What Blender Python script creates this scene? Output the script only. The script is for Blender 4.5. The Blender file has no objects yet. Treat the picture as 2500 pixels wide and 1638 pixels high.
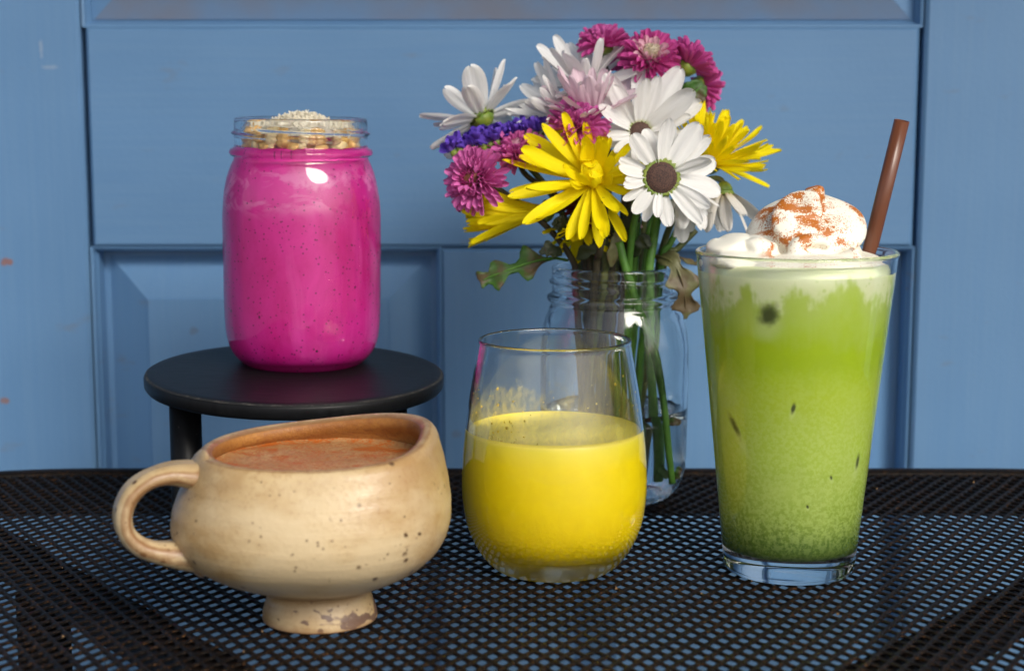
import bpy, bmesh, math, random
import numpy as np
from mathutils import Vector, Matrix, noise, Euler

R = math.radians
PI = math.pi
rng = random.Random(7)
sc = bpy.context.scene
col = sc.collection

# ------------------------------------------------------------------ camera
cam_d = bpy.data.cameras.new('camera')
cam = bpy.data.objects.new('camera', cam_d)
col.objects.link(cam)
cam.location = (0.0, 0.0, 0.215)
cam.rotation_euler = (R(90 - 8.26), 0, 0)
cam_d.sensor_width = 36
cam_d.lens = 56.75
cam_d.clip_start = 0.01
cam_d.clip_end = 200
cam_d.dof.use_dof = True
cam_d.dof.focus_distance = 0.755
cam_d.dof.aperture_fstop = 9.0
sc.camera = cam

# ------------------------------------------------------------------ world, sun, exposure
SUN_EL, SUN_AZ = 40, 144          # azimuth clockwise from +Y (the way the camera looks)
w = bpy.data.worlds.new('World')
sc.world = w
w.use_nodes = True
nt = w.node_tree
bg = nt.nodes['Background']
sky = nt.nodes.new('ShaderNodeTexSky')
sky.sky_type = 'NISHITA'
sky.sun_disc = False
sky.sun_elevation = R(SUN_EL)
sky.sun_rotation = R(SUN_AZ)
sky.dust_density = 3.0
hsv = nt.nodes.new('ShaderNodeHueSaturation')   # thin cloud greys the sky
hsv.inputs['Saturation'].default_value = 0.45
nt.links.new(sky.outputs[0], hsv.inputs['Color'])
nt.links.new(hsv.outputs[0], bg.inputs['Color'])
bg.inputs['Strength'].default_value = 0.10

sd = bpy.data.lights.new('sun', 'SUN')
sun = bpy.data.objects.new('sun', sd)
col.objects.link(sun)
sd.energy = 2.3
sd.angle = R(30)
sd.color = (1.0, 0.93, 0.82)
el, az = R(SUN_EL), R(SUN_AZ)
sdir = Vector((math.cos(el) * math.sin(az), math.cos(el) * math.cos(az), math.sin(el)))
sun.rotation_euler = sdir.to_track_quat('Z', 'Y').to_euler()
sun.location = (0.5, -1.0, 2.0)

sc.view_settings.view_transform = 'Standard'
sc.view_settings.look = 'None'
sc.view_settings.gamma = 1
sc.view_settings.exposure = 0.90
sc.view_settings.use_curve_mapping = False
sc.render.engine = 'CYCLES'
cy = sc.cycles
cy.use_denoising = True
cy.max_bounces = 24
cy.diffuse_bounces = 5
cy.glossy_bounces = 8
cy.transmission_bounces = 20
cy.transparent_max_bounces = 12
cy.caustics_reflective = True
cy.caustics_refractive = True
cy.sample_clamp_indirect = 8
cy.blur_glossy = 0.3


# ------------------------------------------------------------------ helpers
def srgb(r, g, b):
    f = lambda c: (c / 255 / 12.92) if c / 255 <= 0.04045 else ((c / 255 + 0.055) / 1.055) ** 2.4
    return (f(r), f(g), f(b), 1)


def build(name, verts, faces, mat=None, parent=None, smooth=True, mats=None, fmat=None):
    me = bpy.data.meshes.new(name)
    me.from_pydata([tuple(v) for v in verts], [], faces)
    me.update()
    if smooth:
        me.polygons.foreach_set('use_smooth', [True] * len(me.polygons))
    for m in (mats or ([mat] if mat else [])):
        me.materials.append(m)
    if fmat is not None:
        me.polygons.foreach_set('material_index', fmat)
    o = bpy.data.objects.new(name, me)
    col.objects.link(o)
    if parent:
        o.parent = parent
    return o


def inst(name, me, parent, M):
    o = bpy.data.objects.new(name, me)
    col.objects.link(o)
    o.parent = parent
    o.matrix_basis = M
    return o


def empty(name, loc=(0, 0, 0), rot=(0, 0, 0)):
    o = bpy.data.objects.new(name, None)
    o.empty_display_size = 0.01
    col.objects.link(o)
    o.location = loc
    o.rotation_euler = rot
    return o


def tag(o, label, cat, group=None):
    o['label'] = label
    o['category'] = cat
    if group:
        o['group'] = group
    return o


def lathe(profile, seg=96, rf=None, cap0=False, cap1=False):
    """profile of (r, z); r == 0 makes a pole.  rf(theta, r, z) -> r"""
    V, F, rows = [], [], []
    for r, z in profile:
        if r <= 1e-9:
            rows.append([len(V)])
            V.append((0, 0, z))
        else:
            row = []
            for k in range(seg):
                a = 2 * PI * k / seg
                rr = rf(a, r, z) if rf else r
                row.append(len(V))
                V.append((rr * math.cos(a), rr * math.sin(a), z))
            rows.append(row)
    for a, b in zip(rows[:-1], rows[1:]):
        if len(a) == 1 and len(b) == 1:
            continue
        for k in range(seg):
            k2 = (k + 1) % seg
            if len(a) == 1:
                F.append((a[0], b[k2], b[k]))
            elif len(b) == 1:
                F.append((a[k], a[k2], b[0]))
            else:
                F.append((a[k], a[k2], b[k2], b[k]))
    return V, F


def smooth_profile(pts, n=6):
    """Catmull-Rom through (r, z) points"""
    out = []
    P = [pts[0]] + list(pts) + [pts[-1]]
    for i in range(1, len(P) - 2):
        p0, p1, p2, p3 = P[i - 1], P[i], P[i + 1], P[i + 2]
        for k in range(n):
            t = k / n
            q = []
            for d in range(len(p1)):
                q.append(0.5 * (2 * p1[d] + (p2[d] - p0[d]) * t + (2 * p0[d] - 5 * p1[d] + 4 * p2[d] - p3[d]) * t * t
                                + (3 * p1[d] - p0[d] - 3 * p2[d] + p3[d]) * t ** 3))
            out.append(tuple(q))
    out.append(tuple(pts[-1]))
    return out


def tube(points, radii, seg=10, caps=True, squash=None):
    """sweep a circle along points (list of Vector)"""
    V, F = [], []
    n = len(points)
    up = Vector((0.13, 0.27, 0.95)).normalized()
    prev = None
    for i, p in enumerate(points):
        t = (points[min(i + 1, n - 1)] - points[max(i - 1, 0)]).normalized()
        if prev is None:
            side = t.cross(up)
            if side.length < 1e-3:
                side = t.cross(Vector((1, 0, 0)))
        else:
            side = prev - t * prev.dot(t)
        side.normalize()
        prev = side
        nrm = side.cross(t)
        r = radii[i] if hasattr(radii, '__len__') else radii
        for k in range(seg):
            a = 2 * PI * k / seg
            V.append(p + (side * math.cos(a) + nrm * math.sin(a)) * r)
    for i in range(n - 1):
        for k in range(seg):
            k2 = (k + 1) % seg
            F.append((i * seg + k, i * seg + k2, (i + 1) * seg + k2, (i + 1) * seg + k))
    if caps:
        F.append(tuple(range(seg - 1, -1, -1)))
        F.append(tuple((n - 1) * seg + k for k in range(seg)))
    return V, F


def box(x0, x1, y0, y1, z0, z1, b=0.0):
    """box with chamfered edges on the -y side"""
    if b <= 0:
        V = [(x, y, z) for y in (y0, y1) for z in (z0, z1) for x in (x0, x1)]
        F = [(0, 1, 3, 2), (5, 4, 6, 7), (1, 5, 7, 3), (4, 0, 2, 6), (2, 3, 7, 6), (4, 5, 1, 0)]
        return V, F
    V = [(x0 + b, y0, z0 + b), (x1 - b, y0, z0 + b), (x1 - b, y0, z1 - b), (x0 + b, y0, z1 - b),
         (x0, y0 + b, z0), (x1, y0 + b, z0), (x1, y0 + b, z1), (x0, y0 + b, z1),
         (x0, y1, z0), (x1, y1, z0), (x1, y1, z1), (x0, y1, z1)]
    F = [(0, 1, 2, 3)]
    for a in (0, 4):
        for k in range(4):
            k2 = (k + 1) % 4
            F.append((a + k, a + 4 + k, a + 4 + k2, a + k2))
    F.append((8, 11, 10, 9))
    return V, F


def merge(parts):
    V, F = [], []
    for v, f in parts:
        o = len(V)
        V += list(v)
        F += [tuple(i + o for i in q) for q in f]
    return V, F


def bez(p0, p1, p2, p3, n):
    return [p0 * (1 - t) ** 3 + p1 * 3 * t * (1 - t) ** 2 + p2 * 3 * t * t * (1 - t) + p3 * t ** 3 for t in [i / n for i in range(n + 1)]]


# ------------------------------------------------------------------ materials
class Mat:
    def __init__(s, name):
        s.m = bpy.data.materials.new(name)
        s.m.use_nodes = True
        s.t = s.m.node_tree
        s.b = s.t.nodes['Principled BSDF']
        s.out = s.t.nodes['Material Output']
        s._tc = None

    def node(s, kind, **kw):
        n = s.t.nodes.new(kind)
        for k, v in kw.items():
            setattr(n, k, v)
        return n

    def link(s, a, b):
        s.t.links.new(a, b)

    def set(s, **kw):
        for k, v in kw.items():
            s.b.inputs[k.replace('_', ' ')].default_value = v
        return s

    @property
    def obj(s):
        if s._tc is None:
            s._tc = s.node('ShaderNodeTexCoord')
        return s._tc.outputs['Object']

    def mapping(s, scale=(1, 1, 1), loc=(0, 0, 0), src=None):
        n = s.node('ShaderNodeMapping')
        n.inputs['Scale'].default_value = scale
        n.inputs['Location'].default_value = loc
        s.link(src or s.obj, n.inputs['Vector'])
        return n.outputs[0]

    def noise(s, scale, detail=4, rough=0.55, vec=None, dist=0.0):
        n = s.node('ShaderNodeTexNoise')
        n.inputs['Scale'].default_value = scale
        n.inputs['Detail'].default_value = detail
        n.inputs['Roughness'].default_value = rough
        n.inputs['Distortion'].default_value = dist
        s.link(vec or s.obj, n.inputs['Vector'])
        return n.outputs[0]

    def voro(s, scale, vec=None, feature='F1', rnd=1.0):
        n = s.node('ShaderNodeTexVoronoi', feature=feature)
        n.inputs['Scale'].default_value = scale
        n.inputs['Randomness'].default_value = rnd
        s.link(vec or s.obj, n.inputs['Vector'])
        return n

    def ramp(s, fac, stops, interp='LINEAR'):
        n = s.node('ShaderNodeValToRGB')
        n.color_ramp.interpolation = interp
        e = n.color_ramp.elements
        while len(e) < len(stops):
            e.new(0.5)
        for el_, (p, c) in zip(e, stops):
            el_.position = p
            el_.color = c if hasattr(c, '__len__') else (c, c, c, 1)
        s.link(fac, n.inputs[0])
        return n.outputs[0]

    def mix(s, fac, a, b, blend='MIX'):
        n = s.node('ShaderNodeMix', data_type='RGBA', blend_type=blend)
        for v, i in ((fac, 0), (a, 6), (b, 7)):
            if hasattr(v, 'links') or hasattr(v, 'is_linked'):
                s.link(v, n.inputs[i])
            else:
                n.inputs[i].default_value = v
        return n.outputs[2]

    def math(s, op, a, b=0.0, c=None):
        n = s.node('ShaderNodeMath', operation=op)
        for v, i in ((a, 0), (b, 1)) + (((c, 2),) if c is not None else ()):
            if hasattr(v, 'is_linked'):
                s.link(v, n.inputs[i])
            else:
                n.inputs[i].default_value = v
        return n.outputs[0]

    def xyz(s, src=None):
        n = s.node('ShaderNodeSeparateXYZ')
        s.link(src or s.obj, n.inputs[0])
        return n.outputs

    def maprange(s, v, a, b, c=0.0, d=1.0, smooth=False):
        n = s.node('ShaderNodeMapRange')
        if smooth:
            n.interpolation_type = 'SMOOTHSTEP'
        s.link(v, n.inputs[0])
        for i, x in enumerate((a, b, c, d)):
            n.inputs[i + 1].default_value = x
        return n.outputs[0]

    def color(s, c):
        if hasattr(c, 'is_linked'):
            s.link(c, s.b.inputs['Base Color'])
        else:
            s.b.inputs['Base Color'].default_value = c
        return s

    def bump(s, h, strength=0.3, dist=0.001):
        n = s.node('ShaderNodeBump')
        n.inputs['Strength'].default_value = strength
        n.inputs['Distance'].default_value = dist
        s.link(h, n.inputs['Height'])
        s.link(n.outputs[0], s.b.inputs['Normal'])
        return s

    def translucent(s, amount, colr):
        """thin leaf or petal: some of the light comes through"""
        tr = s.node('ShaderNodeBsdfTranslucent')
        if hasattr(colr, 'is_linked'):
            s.link(colr, tr.inputs[0])
        else:
            tr.inputs[0].default_value = colr
        mx = s.node('ShaderNodeMixShader')
        mx.inputs[0].default_value = amount
        s.link(s.b.outputs[0], mx.inputs[1])
        s.link(tr.outputs[0], mx.inputs[2])
        s.link(mx.outputs[0], s.out.inputs['Surface'])
        return s


def paint_material(name, stroke):
    m = Mat(name)
    base = (0.132, 0.270, 0.475, 1)
    dark = (0.104, 0.226, 0.415, 1)
    grime = (0.16, 0.19, 0.24, 1)
    big = m.noise(5, 3)
    c = m.mix(m.ramp(big, [(0.35, 0.0), (0.7, 1.0)]), base, dark)
    st = m.noise(1, 5, 0.6, m.mapping(stroke))
    c = m.mix(m.ramp(st, [(0.4, 0.0), (0.75, 0.28)]), c, (0.17, 0.30, 0.465, 1))
    sm = m.noise(26, 3, 0.6, m.mapping((1, 1, 2.2)))
    c = m.mix(m.ramp(sm, [(0.64, 0.0), (0.78, 0.6)]), c, grime)
    chip = m.noise(34, 4, 0.65, m.mapping((1, 1, 1), (3.1, 0.4, 1.7)))
    c = m.mix(m.ramp(chip, [(0.735, 0.0), (0.745, 0.75)]), c, (0.24, 0.15, 0.13, 1))
    # old knocks: two rusty chips and a pale scrape on the left stile, grey smudges lower down
    x_, y_, z_ = m.xyz()
    for (cx_, cz_, hx_, hz_, cc, st_) in ((-0.3236, 0.1130, 0.0042, 0.0030, (0.26, 0.12, 0.09, 1), 0.85), (-0.3290, 0.0228, 0.0035, 0.0026, (0.24, 0.13, 0.10, 1), 0.8),
                                          (-0.2960, 0.2475, 0.0012, 0.0072, (0.33, 0.40, 0.50, 1), 0.5), (-0.2905, 0.2360, 0.0060, 0.0014, (0.33, 0.40, 0.50, 1), 0.45),
                                          (-0.2060, 0.0680, 0.0030, 0.0026, (0.12, 0.15, 0.20, 1), 0.55), (-0.0364, 0.0004, 0.0036, 0.0034, (0.13, 0.16, 0.22, 1), 0.5)):
        q1 = m.math('POWER', m.math('DIVIDE', m.math('SUBTRACT', x_, cx_), hx_), 2.0)
        q2 = m.math('POWER', m.math('DIVIDE', m.math('SUBTRACT', z_, cz_ + 0.72), hz_), 2.0)
        dd = m.math('ADD', m.math('SQRT', m.math('ADD', q1, q2)), m.math('MULTIPLY', m.math('SUBTRACT', m.noise(320, 4, 0.7), 0.5), 2.2))
        c = m.mix(m.maprange(dd, 1.1, 0.6, 0, st_, True), c, cc)
    m.color(c)
    m.set(Roughness=0.42, Specular_IOR_Level=0.4)
    m.bump(m.math('ADD', m.math('MULTIPLY', st, 0.7), m.noise(300, 2)), 0.22, 0.0005)
    return m.m


M = {}
M['paint_h'] = paint_material('blue_paint_across', (9, 40, 300))
M['paint_v'] = paint_material('blue_paint_upright', (300, 40, 9))

m = Mat('worn_ledge_paint')
g = m.noise(14, 4)
m.color(m.mix(m.ramp(g, [(0.35, 0.2), (0.65, 0.75)]), (0.11, 0.24, 0.44, 1), (0.19, 0.17, 0.175, 1)))
m.set(Roughness=0.7)
M['ledge'] = m.m

m = Mat('powder_coated_steel')
n1 = m.noise(700, 4, 0.7)
n2 = m.noise(60, 4, 0.6)
rust = m.math('MULTIPLY', m.ramp(n1, [(0.54, 0.0), (0.66, 1.0)]), m.ramp(n2, [(0.42, 0.15), (0.66, 0.9)]))
m.color(m.mix(rust, (0.0055, 0.0042, 0.0036, 1), (0.095, 0.042, 0.014, 1)))
m.link(m.maprange(rust, 0, 1, 0.5, 0.85), m.b.inputs['Roughness'])
m.set(Specular_IOR_Level=0.10)
m.bump(n1, 0.35, 0.0004)
M['steel'] = m.m

m = Mat('black_stool_paint')
n1 = m.noise(380, 3, 0.7)
n2 = m.noise(40, 3)
sp = m.math('MULTIPLY', m.ramp(n1, [(0.66, 0.0), (0.74, 1.0)]), m.ramp(n2, [(0.45, 0.0), (0.6, 1.0)]))
grain = m.noise(1, 4, 0.6, m.mapping((60, 900, 60)))
c = m.mix(m.ramp(grain, [(0.3, 0.0), (0.8, 1.0)]), (0.004, 0.0042, 0.005, 1), (0.009, 0.0095, 0.011, 1))
m.color(m.mix(sp, c, (0.1, 0.095, 0.085, 1)))
m.link(m.maprange(grain, 0.2, 0.8, 0.34, 0.52), m.b.inputs['Roughness'])
m.set(Specular_IOR_Level=0.16)
m.bump(grain, 0.15, 0.0004)
M['stool'] = m.m

m = Mat('worn_black_edge')
n1 = m.noise(200, 4, 0.7)
m.color(m.mix(m.ramp(n1, [(0.50, 0.0), (0.74, 1.0)]), (0.008, 0.008, 0.008, 1), (0.075, 0.068, 0.06, 1)))
m.set(Roughness=0.7)
M['stool_edge'] = m.m


def glass(name, tint=(1, 1, 1, 1), ior=1.5):
    m = Mat(name)
    m.color(tint)
    m.set(Roughness=0.0, IOR=ior, Transmission_Weight=1.0)
    return m.m


M['glass'] = glass('clear_glass', (0.97, 0.985, 0.98, 1))
M['glass_thin'] = glass('thin_clear_glass', (0.985, 0.99, 0.99, 1))
M['water'] = glass('water', (0.96, 0.98, 0.975, 1), 1.33)

m = Mat('magenta_smoothie')
z = m.xyz()[2]
blot = m.noise(38, 4, 0.65, m.mapping((1, 1, 0.6)), 0.5)
c = m.mix(m.ramp(blot, [(0.35, 0.0), (0.7, 1.0)]), (0.64, 0.004, 0.25, 1), (0.80, 0.030, 0.40, 1))
v1 = m.voro(420)
sel = m.noise(60, 2)
seed = m.math('MULTIPLY', m.ramp(v1.outputs['Distance'], [(0.16, 1.0), (0.24, 0.0)]),
              m.ramp(m.noise(330, 1), [(0.47, 0.0), (0.53, 1.0)]))
v2 = m.voro(190)
seed2 = m.math('MULTIPLY', m.ramp(v2.outputs['Distance'], [(0.12, 1.0), (0.16, 0.0)]),
               m.ramp(m.noise(150, 1), [(0.58, 0.0), (0.62, 1.0)]))
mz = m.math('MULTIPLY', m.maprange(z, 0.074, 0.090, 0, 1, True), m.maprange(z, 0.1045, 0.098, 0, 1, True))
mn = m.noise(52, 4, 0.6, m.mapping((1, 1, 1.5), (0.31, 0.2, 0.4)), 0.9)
c = m.mix(m.math('MULTIPLY', m.ramp(mn, [(0.50, 0.0), (0.60, 0.55)]), mz), c, (0.86, 0.30, 0.62, 1))  # pale marbling near the shoulder: glass reflections painted into the smoothie colour
smr = m.noise(1, 4, 0.6, m.mapping((95, 95, 13), (0.1, 0.4, 0.2)), 0.3)
c = m.mix(m.ramp(smr, [(0.56, 0.0), (0.70, 0.38)]), c, (0.86, 0.12, 0.50, 1))
c = m.mix(m.math('MULTIPLY', seed, 0.75), c, (0.12, 0.004, 0.05, 1))
c = m.mix(m.math('MULTIPLY', seed2, 0.9), c, (0.03, 0.004, 0.015, 1))
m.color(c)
m.set(Roughness=0.45)
m.bump(m.noise(160, 3), 0.2, 0.0006)
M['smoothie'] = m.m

m = Mat('golden_granola')
m.color(m.mix(m.ramp(m.noise(180, 4, 0.65), [(0.35, 0.0), (0.7, 1.0)]), (0.70, 0.33, 0.05, 1), (0.92, 0.66, 0.27, 1)))
m.set(Roughness=0.6)
m.bump(m.noise(420, 3), 0.5, 0.0008)
M['granola'] = m.m
m = Mat('pale_granola')
m.color(m.mix(m.ramp(m.noise(200, 4), [(0.35, 0.0), (0.7, 1.0)]), (0.85, 0.60, 0.24, 1), (0.93, 0.82, 0.55, 1)))
m.set(Roughness=0.65)
m.bump(m.noise(420, 3), 0.5, 0.0008)
M['granola_pale'] = m.m
m = Mat('coconut')
m.color((0.92, 0.87, 0.74, 1)).set(Roughness=0.6)
m.translucent(0.35, (0.93, 0.88, 0.76, 1))
M['coconut'] = m.m

m = Mat('orange_juice')
z = m.xyz()[2]
fine = m.noise(260, 3)
grad = m.maprange(z, 0.012, 0.066)
c = m.ramp(grad, [(0.0, (0.92, 0.68, 0.0, 1)), (0.45, (0.92, 0.735, 0.0, 1)), (0.80, (0.92, 0.755, 0.002, 1)), (0.95, (0.88, 0.77, 0.06, 1)), (1.0, (0.92, 0.78, 0.14, 1))])
c = m.mix(m.ramp(fine, [(0.5, 0.0), (0.8, 0.25)]), c, (0.97, 0.84, 0.03, 1))
m.color(c)
m.set(Roughness=0.35)
M['juice'] = m.m
m = Mat('juice_pulp')
m.color(m.mix(m.noise(300, 2), (0.85, 0.66, 0.04, 1), (0.88, 0.78, 0.3, 1))).set(Roughness=0.5)
m.translucent(0.6, (0.95, 0.8, 0.15, 1))
M['pulp'] = m.m

m = Mat('dried_juice_film')
x_, y_, z = m.xyz()
lac = m.noise(210, 6, 0.75, m.mapping((1, 1, 0.7)), 0.5)
wide = m.noise(55, 4, 0.65)
low = m.maprange(z, 0.066, 0.097, 0.20, -0.16)
wet = m.maprange(x_, -0.03, 0.03, 0.03, -0.03)
a_ = m.math('ADD', m.math('ADD', m.math('MULTIPLY', lac, 0.75), m.math('MULTIPLY', wide, 0.35)), m.math('ADD', low, wet))
al = m.ramp(a_, [(0.62, 0.0), (0.72, 0.35), (0.88, 0.75)])
m.color(m.mix(m.noise(200, 3), (0.88, 0.68, 0.03, 1), (0.90, 0.78, 0.22, 1)))
m.set(Roughness=0.5)
m.link(m.math('MULTIPLY', al, 0.55), m.b.inputs['Alpha'])
M['film'] = m.m

m = Mat('iced_matcha')
x_, y_, z = m.xyz()
drip = m.noise(1, 3, 0.6, m.mapping((170, 170, 15)))
drip2 = m.noise(1, 3, 0.55, m.mapping((85, 85, 60), (2, 5, 1)))
zz = m.math('ADD', z, m.math('MULTIPLY', m.math('SUBTRACT', drip, 0.5), 0.012))
body = m.ramp(m.maprange(zz, 0.012, 0.142),
              [(0.0, (0.05, 0.10, 0.008, 1)), (0.05, (0.09, 0.17, 0.014, 1)), (0.14, (0.31, 0.43, 0.055, 1)), (0.36, (0.48, 0.62, 0.085, 1)),
               (0.58, (0.50, 0.63, 0.04, 1)), (0.68, (0.43, 0.58, 0.003, 1)), (1.0, (0.47, 0.62, 0.003, 1))])
mott = m.noise(520, 3, 0.7)
mzone = m.math('MULTIPLY', m.ramp(mott, [(0.42, 0.0), (0.58, 1.0)]), m.ramp(m.maprange(z, 0.014, 0.105), [(0.0, 0.15), (0.15, 0.6), (0.6, 0.55), (1.0, 0.0)]))
body = m.mix(m.math('MULTIPLY', mzone, 0.8), body, (0.62, 0.74, 0.25, 1))
cloud = m.noise(45, 3)
body = m.mix(m.math('MULTIPLY', m.ramp(cloud, [(0.45, 0.0), (0.7, 0.6)]), m.ramp(m.maprange(z, 0.02, 0.1), [(0.0, 0.0), (0.3, 1.0), (0.8, 0.6), (1.0, 0.0)])), body, (0.56, 0.68, 0.18, 1))
# milk foam running down the glass
fz = m.math('ADD', z, m.math('ADD', m.math('MULTIPLY', m.math('SUBTRACT', drip2, 0.5), 0.036), m.math('MULTIPLY', m.math('SUBTRACT', drip, 0.5), 0.013)))
foam = m.maprange(fz, 0.1275, 0.1350, 0, 1, True)
bub = m.voro(260)
hole = m.math('MULTIPLY', m.ramp(bub.outputs['Distance'], [(0.2, 1.0), (0.32, 0.0)]), m.ramp(m.noise(110, 1), [(0.52, 0.0), (0.6, 1.0)]))
foam = m.math('MULTIPLY', foam, m.math('SUBTRACT', 1.0, m.math('MULTIPLY', hole, 0.55)))
fc = m.mix(m.noise(70, 3), (0.84, 0.86, 0.62, 1), (0.74, 0.82, 0.42, 1))
veil = m.math('MULTIPLY', m.maprange(fz, 0.108, 0.136, 0, 0.75), 1.0)
c = m.mix(veil, body, (0.54, 0.66, 0.22, 1))
c = m.mix(foam, c, fc)
# melting ice pressed against the glass: soft dark windows with a milky tail
for (sx_, sz_, hx_, hz_, tl_) in ((-0.0175, 0.1235, 0.0046, 0.0056, -0.1), (-0.0060, 0.0825, 0.0010, 0.0026, -0.15), (-0.0285, 0.0715, 0.0013, 0.0062, 0.40), (0.0245, 0.0560, 0.0010, 0.0040, -0.12), (0.0330, 0.0560, 0.0009, 0.0034, -0.10), (0.0120, 0.0505, 0.0008, 0.0014, 0.2), (0.002, 0.0375, 0.0006, 0.0009, 0.2)):
    dx_ = m.math('SUBTRACT', x_, sx_)
    dz_ = m.math('SUBTRACT', z, sz_)
    dx2 = m.math('ADD', dx_, m.math('MULTIPLY', dz_, tl_))
    wob = m.math('MULTIPLY', m.math('SUBTRACT', m.noise(230, 2), 0.5), 0.9)
    q1 = m.math('POWER', m.math('DIVIDE', dx2, hx_), 2.0)
    q2 = m.math('POWER', m.math('DIVIDE', dz_, hz_), 2.0)
    d_ = m.math('ADD', m.math('SQRT', m.math('ADD', q1, q2)), wob)
    front = m.maprange(y_, 0.0, -0.004)
    q3 = m.math('POWER', m.math('DIVIDE', m.math('ADD', dz_, hz_ * 0.9), hz_ * 1.5), 2.0)
    tail = m.math('SQRT', m.math('ADD', m.math('MULTIPLY', q1, 0.4), q3))
    c = m.mix(m.math('MULTIPLY', m.maprange(tail, 1.1, 0.3, 0, 0.45, True), front), c, (0.66, 0.76, 0.36, 1))
    c = m.mix(m.math('MULTIPLY', m.maprange(d_, 1.25, 0.25, 0, 0.93, True), front), c, (0.045, 0.06, 0.012, 1))
m.color(c)
m.set(Roughness=0.4)
M['matcha'] = m.m
m = Mat('whipped_cream')
x_, y_, z = m.xyz()
grit = m.noise(1500, 2, 0.7)
n1 = m.noise(72, 4, 0.62, m.mapping((1, 1, 1.5), (0.013, 0.2, 0.07)), 0.6)
n2 = m.noise(150, 3)
patch = m.math('ADD', m.math('MULTIPLY', n1, 0.8), m.math('MULTIPLY', n2, 0.25))
hi = m.maprange(z, 0.006, 0.026, -0.05, 0.03)
patch = m.math('ADD', patch, hi)
msk = m.ramp(patch, [(0.50, 0.02), (0.56, 0.35), (0.62, 0.98)])
cell = m.voro(3000)
cs = m.node('ShaderNodeSeparateColor')
m.link(cell.outputs['Color'], cs.inputs[0])
msk = m.math('LESS_THAN', cs.outputs[0], msk)
msk = m.math('MULTIPLY', msk, m.maprange(x_, -0.022, -0.014))
c = m.mix(msk, (0.82, 0.79, 0.68, 1), (0.43, 0.125, 0.010, 1))
m.color(c)
m.set(Roughness=0.5)
m.bump(grit, 0.08, 0.0003)
M['cream'] = m.m

m = Mat('brown_straw_plastic')
m.color((0.165, 0.060, 0.032, 1)).set(Roughness=0.28)
m.bump(m.noise(1, 3, 0.6, m.mapping((500, 500, 8))), 0.2, 0.0004)
m.translucent(0.18, (0.4, 0.11, 0.05, 1))
M['straw'] = m.m

m = Mat('speckled_stoneware')
x_, y_, z = m.xyz()
n0 = m.noise(28, 4, 0.6)
n1 = m.noise(1, 4, 0.6, m.mapping((14, 14, 120)))
n2 = m.noise(520, 3, 0.7)
c = m.mix(m.ramp(n0, [(0.3, 0.0), (0.7, 1.0)]), (0.34, 0.215, 0.092, 1), (0.47, 0.345, 0.180, 1))
c = m.mix(m.ramp(n1, [(0.55, 0.0), (0.8, 0.2)]), c, (0.38, 0.22, 0.085, 1))
c = m.mix(m.ramp(n2, [(0.50, 0.0), (0.70, 0.6)]), c, (0.28, 0.16, 0.06, 1))
vs = m.voro(130)
spk = m.math('MULTIPLY', m.ramp(vs.outputs['Distance'], [(0.13, 1.0), (0.22, 0.0)]), m.ramp(m.noise(95, 1), [(0.56, 0.0), (0.6, 1.0)]))
vs2 = m.voro(300)
spk2 = m.math('MULTIPLY', m.ramp(vs2.outputs['Distance'], [(0.11, 0.8), (0.2, 0.0)]), m.ramp(m.noise(60, 1), [(0.56, 0.0), (0.62, 1.0)]))
cl = m.noise(17, 4, 0.6, m.mapping((1, 1, 1.6), (0.7, 0.2, 0.1)))
c = m.mix(m.ramp(cl, [(0.44, 0.0), (0.62, 0.8)]), c, (0.53, 0.42, 0.26, 1))
c = m.mix(m.ramp(cl, [(0.33, 0.7), (0.46, 0.0)]), c, (0.30, 0.17, 0.065, 1))
c = m.mix(m.math('MAXIMUM', spk, spk2), c, (0.085, 0.045, 0.02, 1))
# bare brown clay near the foot, glaze pooling above
zf = m.math('ADD', z, m.math('MULTIPLY', m.math('SUBTRACT', n0, 0.5), 0.006))
clay = m.ramp(m.maprange(zf, 0.0, 0.022), [(0.0, 1.0), (0.07, 0.6), (0.15, 0.15), (0.5, 0.25), (0.62, 0.55), (0.75, 0.12), (1.0, 0.0)])
c = m.mix(clay, c, (0.22, 0.115, 0.052, 1))
blotch = m.noise(1, 3, 0.6, m.mapping((52, 52, 90), (0.53, 0.1, 0.0)))
drop = m.math('MULTIPLY', m.ramp(blotch, [(0.6, 0.0), (0.63, 1.0)]), m.maprange(z, 0.0125, 0.0115))
c = m.mix(drop, c, (0.13, 0.075, 0.05, 1))
at = m.node('ShaderNodeAttribute', attribute_name='wear')
wn = m.noise(90, 5, 0.7)
pt = m.ramp(m.math('ADD', at.outputs['Fac'], m.math('MULTIPLY', m.math('SUBTRACT', wn, 0.5), 1.1)), [(0.30, 0.0), (0.52, 0.6), (0.85, 0.92)])
c = m.mix(pt, c, (0.19, 0.085, 0.03, 1))
m.color(c)
m.link(m.ramp(n0, [(0.3, 0.28), (0.7, 0.46)]), m.b.inputs['Roughness'])
m.bump(m.math('ADD', m.math('MULTIPLY', n1, 1.2), m.math('MULTIPLY', n2, 0.5)), 0.35, 0.0012)
M['stoneware'] = m.m

m = Mat('coffee_stained_glaze')
x_, y_, z = m.xyz()
n0 = m.noise(60, 4, 0.7)
n2 = m.noise(480, 3, 0.75)
c = m.mix(m.ramp(n0, [(0.3, 0.0), (0.7, 1.0)]), (0.24, 0.085, 0.014, 1), (0.38, 0.17, 0.036, 1))
c = m.mix(m.ramp(n2, [(0.42, 0.0), (0.68, 0.75)]), c, (0.19, 0.062, 0.016, 1))
m.color(c).set(Roughness=0.55)
m.bump(n2, 0.5, 0.001)
M['stain'] = m.m

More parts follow.
